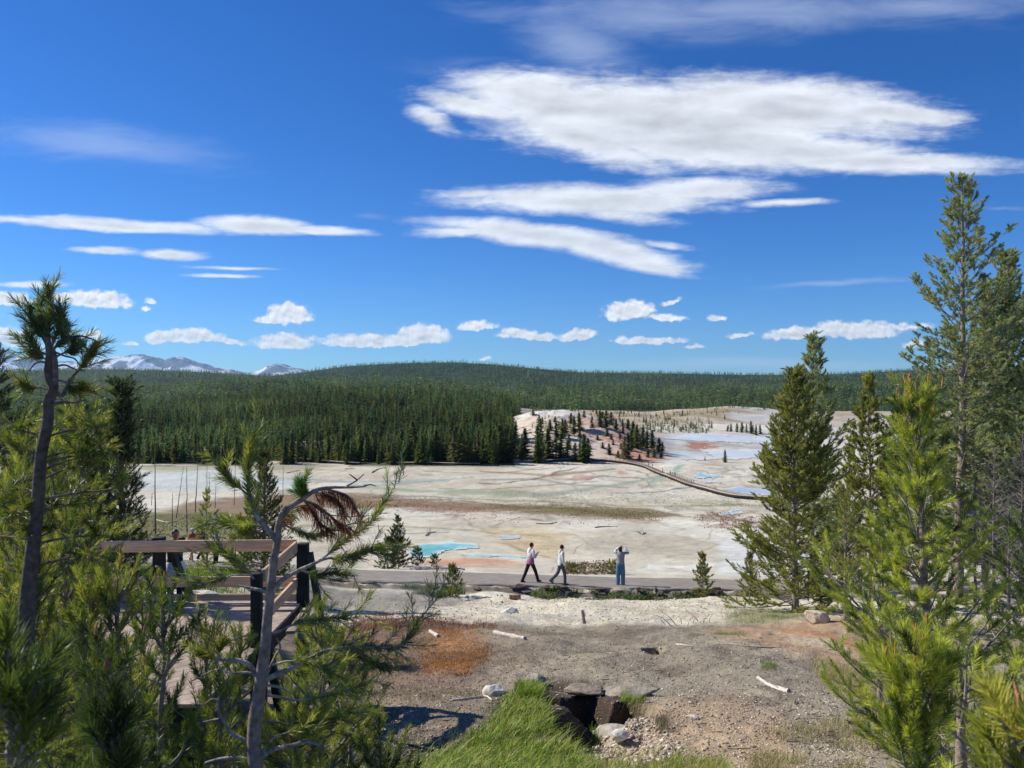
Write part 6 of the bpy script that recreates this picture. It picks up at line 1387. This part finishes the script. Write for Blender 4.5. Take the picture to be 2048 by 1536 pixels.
    # branches standing or lying in the basin
    def B(pts, r0, r1, seed, l, c=lin(120, 108, 96), tw=0, nm='fallen_branch'): log(nm, pts, r0, r1, seed, l, c, None, tw, lift=1.0)
    B([(852, 1072), (862, 1066), (872, 1064)], .10, .05, 401, 'forked dead branch on the flats above the turquoise pool', tw=4)
    B([(1072, 1047), (1095, 1048), (1114, 1046)], .10, .05, 402, 'dark thin log lying on the flats above the walkers')
    B([(1190, 1058), (1205, 1057), (1236, 1057)], .10, .04, 403, 'dead branch with a stub on the flats, middle of three', tw=2)
    B([(1276, 1066), (1285, 1069), (1292, 1068)], .12, .06, 404, 'short dark snag on the flats above the figure in the cap', tw=3)
    B([(574, 946), (600, 941)], .14, .08, 405, 'dark log lying near the foot of the wood at the left')
    B([(744, 945), (760, 938), (772, 936)], .22, .10, 406, 'dark slanting log at the edge of the flats below the wood', tw=2)
    B([(690, 938), (712, 938)], .14, .08, 407, 'thin pale log at the edge of the wood left of the slanting one', lin(160, 150, 138))
    B([(664, 1034), (700, 1035), (746, 1034)], .12, .06, 408, 'long dark log lying behind the hooked pine', lin(90, 84, 80))
    B([(310, 1040), (340, 1046), (372, 1036)], .10, .04, 409, 'bleached fallen branch among the dead poles', lin(196, 190, 182), 5)
    # dead poles
    for i, (x, y0, y1, lx) in enumerate([(311, 905, 1066, 3), (352, 935, 1038, -14), (374, 932, 1064, 2), (390, 916, 1025, -6), (413, 912, 1002, -1), (419, 945, 1005, 1), (430, 965, 1015, -1), (468, 915, 1010, -3), (345, 985, 1052, 1), (566, 930, 992, 0), (303, 985, 1010, 0)]):
        b = at(x+lx*0, y1, 34); d = b[1]; topx = x-lx; H = (y1-y0)/F*d; top = b+v3((topx-x)/F*d, .2, H); n = 10; L = np.linspace(b-v3(0, 0, .3), top, n); L[1:-1, 0] += np.random.default_rng(i).normal(0, .03, n-2)
        e = empty('dead_pole', b, ['tallest bare dead trunk standing left of the others', 'leaning dead trunk, second from the left', 'straight dead trunk just right of the leaning one', 'thick dead trunk leaning slightly right', 'thin dead trunk with twigs, tall one in the middle', 'short dead trunk right beside the tall middle one', 'small thin dead trunk behind the railing pines', 'lone dead trunk standing left of the cone-shaped pine', 'faint thin dead trunk low between the first two', 'lone dead trunk right of the cone-shaped pine', 'shortest thin dead trunk at the far left'][i], 'dead tree', 'dead trunks standing in the flats')
        a = Acc(); a.tube(L-b, np.linspace(.13 if i in (0, 3) else .09, .03, n), 7, lin(112, 100, 94)); a.build('trunk', M_dead, e, True)
        rr_ = np.random.default_rng(50+i); P0 = []; P1 = []
        for k in range(16):
            q = L[0]+(L[-1]-L[0])*rr_.uniform(.35, .97)-b; P0.append(q); P1.append(q+np.array([rr_.normal(0, .35), rr_.normal(0, .3), rr_.normal(.05, .12)]))
        V, f = prisms(np.array(P0), np.array(P1), np.full(16, .016), np.full(16, .006), 3); mobj('twigs', V, [f], M_dead, e, np.broadcast_to(lin(120, 108, 100), (len(V), 3)))
build_rocks_wood()

def scatter_px(poly, n, seed, lo=4.0):
    """points of the ground inside an outline, even over its area in the photo"""
    r = np.random.default_rng(seed); poly = np.array(poly, float); x0, y0 = poly.min(0); x1, y1 = poly.max(0); PXs = []; 
    gx = r.uniform(x0, x1, n*3); gy = r.uniform(y0, y1, n*3); k = poly_sd(gx, gy, poly) > r.normal(0, 5, n*3); gx, gy = gx[k][:n], gy[k][:n]
    dd = np.geomspace(lo, 60 if lo < 30 else 400, 900); grid = np.arange(x0-20, x1+40, 20); D = np.zeros((len(grid), 400)); ys = np.linspace(y0-20, y1+20, 400)
    for i, g in enumerate(grid):
        X = (g-1024)/F*dd; pp = np.minimum.accumulate(HOR-base_h(X, dd)/dd*F); D[i] = np.interp(-ys, -pp, dd)
    gi = (gx-grid[0])/20; i = gi.astype(int); fi = gi-i; gj = (gy-ys[0])/(ys[1]-ys[0]); j = np.clip(gj.astype(int), 0, 398)
    d = D[i, j]*(1-fi)+D[i+1, j]*fi; X = (gx-1024)/F*d; return np.stack([X, d, height(X, d)], 1), gx, gy
def blades(name, P, h, w, lean, cols, seed, label=None):
    r = np.random.default_rng(seed); n = len(P); a = r.uniform(0, 6.28, n); h = h*r.uniform(.5, 1.25, n); ln = lean*r.uniform(.2, 1.4, n)*h
    dr = np.stack([np.cos(a), np.sin(a), np.zeros(n)], 1); dr[:, 0] += .35; sdv = np.stack([-np.sin(a), np.cos(a), np.zeros(n)], 1)*w*r.uniform(.6, 1.3, n)[:, None]/2
    up = np.array([0, 0, 1.0]); b = P-up*.01; m1 = b+up*(h*.5)[:, None]+dr*(ln*.22)[:, None]; m2 = b+up*(h*.85)[:, None]+dr*(ln*.6)[:, None]; tp = b+up*(h*.98)[:, None]+dr*ln[:, None]
    V = np.stack([b-sdv, b+sdv, m1+sdv*.9, m1-sdv*.9, m2+sdv*.6, m2-sdv*.6, tp], 1).reshape(-1, 3); o = np.arange(n)[:, None]*7
    f4 = np.concatenate([o+np.array([[0, 1, 2, 3]]), o+np.array([[3, 2, 4, 5]])]); f3 = o+np.array([[5, 4, 6]])
    c = np.asarray(cols)[r.integers(0, len(cols), n)]*r.uniform(.7, 1.3, (n, 1)); ob = mobj(name, V, [f3, f4], M_grass, None, np.clip(np.repeat(c, 7, 0), 0, 1)); tag(ob, kind='stuff')
def build_ground_cover():
    r0_ = np.random.default_rng(4)
    GC = [lin(122, 150, 34), lin(148, 176, 50), lin(84, 112, 30), lin(170, 172, 84), lin(100, 130, 36)]
    P, gx, gy = scatter_px([(1016, 1400), (1056, 1392), (1096, 1440), (1146, 1484), (1160, 1530), (1170, 1640), (790, 1660), (820, 1545), (900, 1500), (966, 1470), (996, 1430)], 38000, 1)
    k = (fbm(P[:, 0]*2.2, P[:, 1]*2.2, 3, 701) > .40); P = P[k]; hh = .15+.13*fbm(P[:, 0]*1.3, P[:, 1]*1.3, 3, 702)+.10*(fbm(P[:, 0]*4, P[:, 1]*4, 2, 703) > .55)
    blades('grass', P, hh*.45*(.5+1.0*r0_.random(len(P))), .0078, 1.0, GC+[lin(186, 176, 120)], 2)
    P, gx, gy = scatter_px([(560, 1480), (780, 1500), (900, 1480), (1000, 1450), (1000, 1660), (420, 1660), (470, 1520)], 16000, 3); k = fbm(P[:, 0]*2.2, P[:, 1]*2.2, 3, 705) > .5; blades('sparse_grass', P[k], .12, .005, .8, GC+[lin(160, 146, 96)], 4)
    P, gx, gy = scatter_px([(1150, 1500), (1340, 1505), (1450, 1540), (1480, 1640), (1150, 1640)], 14000, 5); k = fbm(P[:, 0]*2.2, P[:, 1]*2.2, 3, 706) > .45; blades('green_and_dry_grass', P[k], .13, .005, .8, GC+[lin(186, 168, 120)]*3, 6)
    P, gx, gy = scatter_px([(1030, 1370), (1075, 1372), (1085, 1400), (1040, 1405)], 2500, 7); blades('grass_tuft_growth', P, .20, .006, .7, GC, 8)
    P, gx, gy = scatter_px([(1180, 1420), (1200, 1412), (1196, 1445), (1180, 1440)], 500, 9); blades('hollow_grass', P, .14, .006, .7, GC, 10)
    P, gx, gy = scatter_px([(1240, 1385), (1290, 1410), (1262, 1445), (1240, 1435)], 900, 11); blades('hollow_grass', P, .12, .006, .7, GC, 12)
    # dry and green tufts on the right
    for i, (poly, n, h, cs) in enumerate([([(1620, 1320), (1720, 1330), (1760, 1380), (1700, 1400), (1640, 1360)], 3200, .16, [lin(190, 176, 132), lin(160, 158, 96)]), ([(1500, 1480), (1700, 1440), (1800, 1560), (1480, 1640)], 6500, .12, [lin(178, 164, 122), lin(120, 126, 64), lin(146, 130, 96)]),
        ([(1520, 1334), (1556, 1334), (1552, 1346), (1524, 1346)], 300, .08, [lin(110, 130, 60)]), ([(1430, 1262), (1490, 1264), (1480, 1272), (1436, 1272)], 500, .08, [lin(120, 140, 66)]), ([(1440, 1222), (1560, 1216), (1640, 1226), (1600, 1244), (1480, 1246)], 4000, .10, [lin(104, 122, 60), lin(140, 140, 80)]),
        ([(1310, 1446), (1336, 1446), (1332, 1466), (1314, 1466)], 260, .13, [lin(120, 112, 92)]), ([(1700, 1250), (2100, 1240), (2100, 1500), (1760, 1480)], 9000, .14, [lin(150, 146, 100), lin(110, 122, 66)])]):
        P, gx, gy = scatter_px(poly, n, 20+i); k = fbm(P[:, 0]*3, P[:, 1]*3, 3, 720+i) > (.5 if n > 2000 else .2); blades('dry_grass', P[k], h, .005, 1.0, cs, 30+i)
    # lawn by the left path and weeds of the ledge
    P, gx, gy = scatter_px([(120, 1128), (300, 1128), (380, 1124), (460, 1130), (520, 1150), (560, 1180), (300, 1200), (120, 1200)], 16000, 40, 20); blades('lawn_grass', P, .16, .014, .6, [lin(110, 134, 52), lin(130, 146, 66), lin(90, 112, 44)], 41)
    P, gx, gy = scatter_px([(1060, 1164), (1200, 1170), (1400, 1174), (1400, 1186), (1200, 1188), (1060, 1184)], 7000, 42, 20); k = fbm(P[:, 0]*1.1, P[:, 1]*1.1, 3, 742) > .47; k &= P[:, 1] < path_near(1024+F*P[:, 0]/P[:, 1])-.15; blades('ledge_weeds', P[k], .20, .03, 1.0, [lin(84, 104, 50), lin(64, 80, 42), lin(110, 122, 60)], 43)
    P, gx, gy = scatter_px([(810, 1168), (900, 1170), (930, 1184), (860, 1192), (800, 1180)], 3000, 44, 20); k = fbm(P[:, 0]*1.3, P[:, 1]*1.3, 3, 743) > .45; k &= P[:, 1] < path_near(1024+F*P[:, 0]/P[:, 1])-.15; blades('ledge_weeds', P[k], .20, .03, 1.0, [lin(92, 110, 56), lin(70, 84, 46)], 45)
    # red and orange low plants
    P, gx, gy = scatter_px([(700, 1238), (760, 1222), (832, 1234), (900, 1256), (985, 1300), (950, 1352), (840, 1374), (700, 1372), (640, 1330), (650, 1270)], 26000, 50); k = fbm(P[:, 0]*1.6, P[:, 1]*1.6, 4, 750) > .42; k &= r0_.random(len(k)) < sm(fbm(P[:, 0]*.9, P[:, 1]*.9, 4, 751), .36, .62); blades('red_moss', P[k], .045, .009, .9, [lin(134, 94, 74), lin(120, 86, 74), lin(150, 108, 78), lin(120, 112, 80)], 51)
    P, gx, gy = scatter_px([(870, 1256), (955, 1264), (985, 1305), (930, 1350), (850, 1352), (830, 1300)], 20000, 52); k = fbm(P[:, 0]*1.8, P[:, 1]*1.8, 4, 752) > .44; k &= r0_.random(len(k)) < sm(fbm(P[:, 0]*1.0, P[:, 1]*1.0, 4, 755), .40, .64)*.6; blades('orange_moss', P[k], .045, .009, .9, [lin(190, 130, 66), lin(170, 110, 58), lin(192, 146, 84)], 53)
    P, gx, gy = scatter_px([(705, 1236), (770, 1222), (850, 1238), (1000, 1250), (990, 1258), (840, 1256), (700, 1262)], 7000, 54); k = fbm(P[:, 0]*1.8, P[:, 1]*1.8, 4, 753) > .42; blades('red_moss', P[k], .07, .012, .8, [lin(128, 88, 80), lin(140, 104, 88)], 55)
    # basin herbs: brown sedge tufts as dots
    for i, (poly, n, th, h, cs) in enumerate([([(980, 984), (1120, 980), (1300, 984), (1490, 996), (1540, 1016), (1300, 1010), (1060, 1002)], 2600, .44, .22, [lin(120, 116, 82), lin(140, 126, 96)]), ([(560, 990), (850, 996), (1150, 1010), (1340, 1028), (1300, 1042), (1000, 1022), (600, 1022)], 7000, .42, .20, [lin(136, 104, 76), lin(116, 96, 70), lin(128, 122, 78)]),
        ([(1380, 1026), (1450, 1022), (1540, 1034), (1540, 1072), (1450, 1060), (1400, 1046)], 1400, .45, .22, [lin(128, 84, 66), lin(110, 84, 66)]), ([(880, 1026), (1130, 1036), (1240, 1040), (1200, 1050), (900, 1038)], 700, .56, .20, [lin(120, 76, 62)]), ([(1130, 1126), (1225, 1128), (1235, 1150), (1130, 1148)], 900, .45, .12, [lin(120, 106, 84)]),
        ([(280, 1030), (540, 1030), (520, 1090), (200, 1095)], 5000, .40, .22, [lin(112, 116, 68), lin(128, 110, 76)])]):
        P, gx, gy = scatter_px(poly, n, 80+i, 34); k = fbm(P[:, 0]*.25, P[:, 1]*.25, 4, 760+i) > th; sp_ = .0011*P[k][:, 1:2]; blades('basin_sedge', P[k], h, .14, .9, cs, 90+i)
    P, gx, gy = scatter_px([(640, 1240), (900, 1238), (1180, 1250), (1330, 1300), (1300, 1360), (1080, 1370), (1000, 1390), (900, 1470), (620, 1480)], 46000, 57); k = r0_.random(len(P)) < sm(fbm(P[:, 0]*.8, P[:, 1]*.8, 4, 757), .38, .62)*sm(1500-gx, 100, 700); blades('low_dry_herbs', P[k], .035, .008, 1.2, [lin(140, 118, 98), lin(116, 96, 82), lin(160, 142, 118), lin(128, 122, 88)], 58)
    P, gx, gy = scatter_px([(640, 1250), (1000, 1240), (1400, 1265), (1700, 1290), (1760, 1600), (700, 1600), (620, 1400)], 900, 59); r_ = np.random.default_rng(59); n = len(P); a = r_.uniform(0, 3.14, n); L = r_.uniform(.04, .22, n)**1.0
    D = np.stack([np.cos(a), np.sin(a), r_.normal(0, .08, n)], 1)*L[:, None]/2; P[:, 2] += .008; V, f = prisms(P-D, P+D, r_.uniform(.003, .008, n), r_.uniform(.002, .005, n), 4)
    cs = np.array([lin(206, 196, 180), lin(120, 96, 80), lin(90, 74, 64), lin(170, 154, 134)])[r_.integers(0, 4, n)]; o = mobj('twig_litter', V, [f], M_dead, None, np.repeat(cs, 8, 0)); tag(o, kind='stuff')
    # pebbles
    def peb(name, poly, n, s0, s1, cols, seed, lo=4.0):
        P, gx, gy = scatter_px(poly, n, seed, lo); r = np.random.default_rng(seed); n = len(P); s_ = s0*(s1/s0)**(r.random(n)**2.2)
        oc = np.array([[1, 0, 0], [-1, 0, 0], [0, 1, 0], [0, -1, 0], [0, 0, .65], [0, 0, -.65]]); f = np.array([[0, 2, 4], [2, 1, 4], [1, 3, 4], [3, 0, 4], [2, 0, 5], [1, 2, 5], [3, 1, 5], [0, 3, 5]])
        V = oc[None]*(s_[:, None, None])*r.uniform(.55, 1.25, (n, 6, 1)); a = r.uniform(0, 6.28, n); c, s2 = np.cos(a)[:, None], np.sin(a)[:, None]
        V = np.stack([V[..., 0]*c-V[..., 1]*s2, V[..., 0]*s2+V[..., 1]*c, V[..., 2]], -1)+P[:, None, :]+np.array([0, 0, .15])*s_[:, None, None]
        C = np.asarray(cols)[r.integers(0, len(cols), n)]*r.uniform(.7, 1.25, (n, 1)); o = mobj(name, V.reshape(-1, 3), [(np.arange(n)[:, None, None]*6+f[None]).reshape(-1, 3)], M_pebble, None, np.clip(np.repeat(C, 6, 0), 0, 1)); tag(o, kind='stuff')
    PC = [lin(168, 156, 140), lin(140, 126, 112), lin(176, 164, 148), lin(134, 116, 98), lin(104, 92, 84), lin(206, 196, 182)]
    peb('gravel', [(640, 1238), (1000, 1236), (1400, 1262), (1700, 1290), (1780, 1640), (400, 1640), (560, 1380)], 42000, .006, .028, PC, 60)
    peb('coarse_gravel', [(1180, 1430), (1290, 1440), (1400, 1520), (1330, 1560), (1200, 1540)], 3500, .012, .05, [lin(206, 194, 176), lin(186, 170, 150), lin(150, 132, 116)], 61)
    peb('pale_rubble', [(560, 1186), (1000, 1188), (1480, 1192), (1480, 1240), (1000, 1236), (640, 1236)], 6000, .010, .045, [lin(214, 204, 188), lin(190, 178, 160), lin(160, 146, 128)], 62, 15)
build_ground_cover()

# ------------------------------------------------------------------ air
def build_haze():
    bm = bmesh.new(); bmesh.ops.create_cube(bm, size=1); me = bpy.data.meshes.new('haze'); bm.to_mesh(me); bm.free(); o = bpy.data.objects.new('haze', me); link(o); tag(o, kind='stuff')
    x, y, z0, z1 = 50000, 62000, -420, 1700; o.scale = (x, y, z1-z0); o.location = (-2000, 0, (z0+z1)/2)
    m = bpy.data.materials.new('air'); m.use_nodes = True; t = m.node_tree; t.nodes.clear(); out = t.nodes.new('ShaderNodeOutputMaterial'); v = t.nodes.new('ShaderNodeVolumePrincipled')
    v.inputs['Color'].default_value = (.42, .72, 1.0, 1); v.inputs['Density'].default_value = 2.1e-5; v.inputs['Anisotropy'].default_value = .2; t.links.new(v.outputs[0], out.inputs['Volume']); me.materials.append(m)
build_haze()
def build_steam():
    bm = bmesh.new(); bmesh.ops.create_icosphere(bm, subdivisions=3, radius=1); me = bpy.data.meshes.new('steam'); bm.to_mesh(me); bm.free(); o = bpy.data.objects.new('steam', me); link(o); tag(o, kind='stuff')
    c = find(800, 1204); o.location = (c[0], c[1]+.6, c[2]+.35); o.scale = (1.7, 1.2, .62)
    m = bpy.data.materials.new('steam_vapour'); m.use_nodes = True; t = NT(m.node_tree); t.n.clear(); out = t.new('ShaderNodeOutputMaterial'); v = t.new('ShaderNodeVolumePrincipled')
    tc = t.new('ShaderNodeTexCoord').outputs['Object']; f = t.ramp(t.v('LENGTH', tc), .15, 1.0, 1.0, 0.0); n = t.ramp(t.noise(tc, 1.6, 5, .6, .6), .42, .66)
    v.inputs['Color'].default_value = (1, 1, 1, 1); t.l.new(t.m('MULTIPLY', t.m('MULTIPLY', f, n), .55), v.inputs['Density']); t.l.new(v.outputs[0], out.inputs['Volume']); me.materials.append(m)
build_steam()

# ------------------------------------------------------------------ tell alike things of a row apart by their order
ONES = ['first', 'second', 'third', 'fourth', 'fifth', 'sixth', 'seventh', 'eighth', 'ninth', 'tenth', 'eleventh', 'twelfth', 'thirteenth', 'fourteenth', 'fifteenth', 'sixteenth', 'seventeenth', 'eighteenth', 'nineteenth']
def ordinal(n):
    if n < 20: return ONES[n-1]
    t = {2: ('twenty', 'twentieth'), 3: ('thirty', 'thirtieth'), 4: ('forty', 'fortieth'), 5: ('fifty', 'fiftieth'), 6: ('sixty', 'sixtieth')}[n//10]
    return t[1] if n % 10 == 0 else t[0]+'-'+ONES[n % 10-1]
for grp, base in (('tall pines on the sinter mound', 'tall dark pine on the sinter mound'), ('small pines on the sinter mound', 'small pine on the sinter mound'), ('pines of the island clump', 'dark pine of the clump on the low island'), ('scattered pines on the ochre rise', 'low pine on the ochre rise beyond the flats'),
                  ('rocks along the path edge', 'dark broken rock along the path edge'), ('driftwood pile by the pool', 'bleached log of the driftwood pile by the pool'), ('rubble on the white strip', 'pale rubble stone on the white strip'), ('twigs of the brush heap', 'bleached twig of the brush heap')):
    obs = [o for o in COL.objects if o.parent is None and o.get('group') == grp]
    obs.sort(key=lambda o: o.location.x/o.location.y)
    for i, o in enumerate(obs): o['label'] = base+', '+ordinal(i+1)+' from the left'
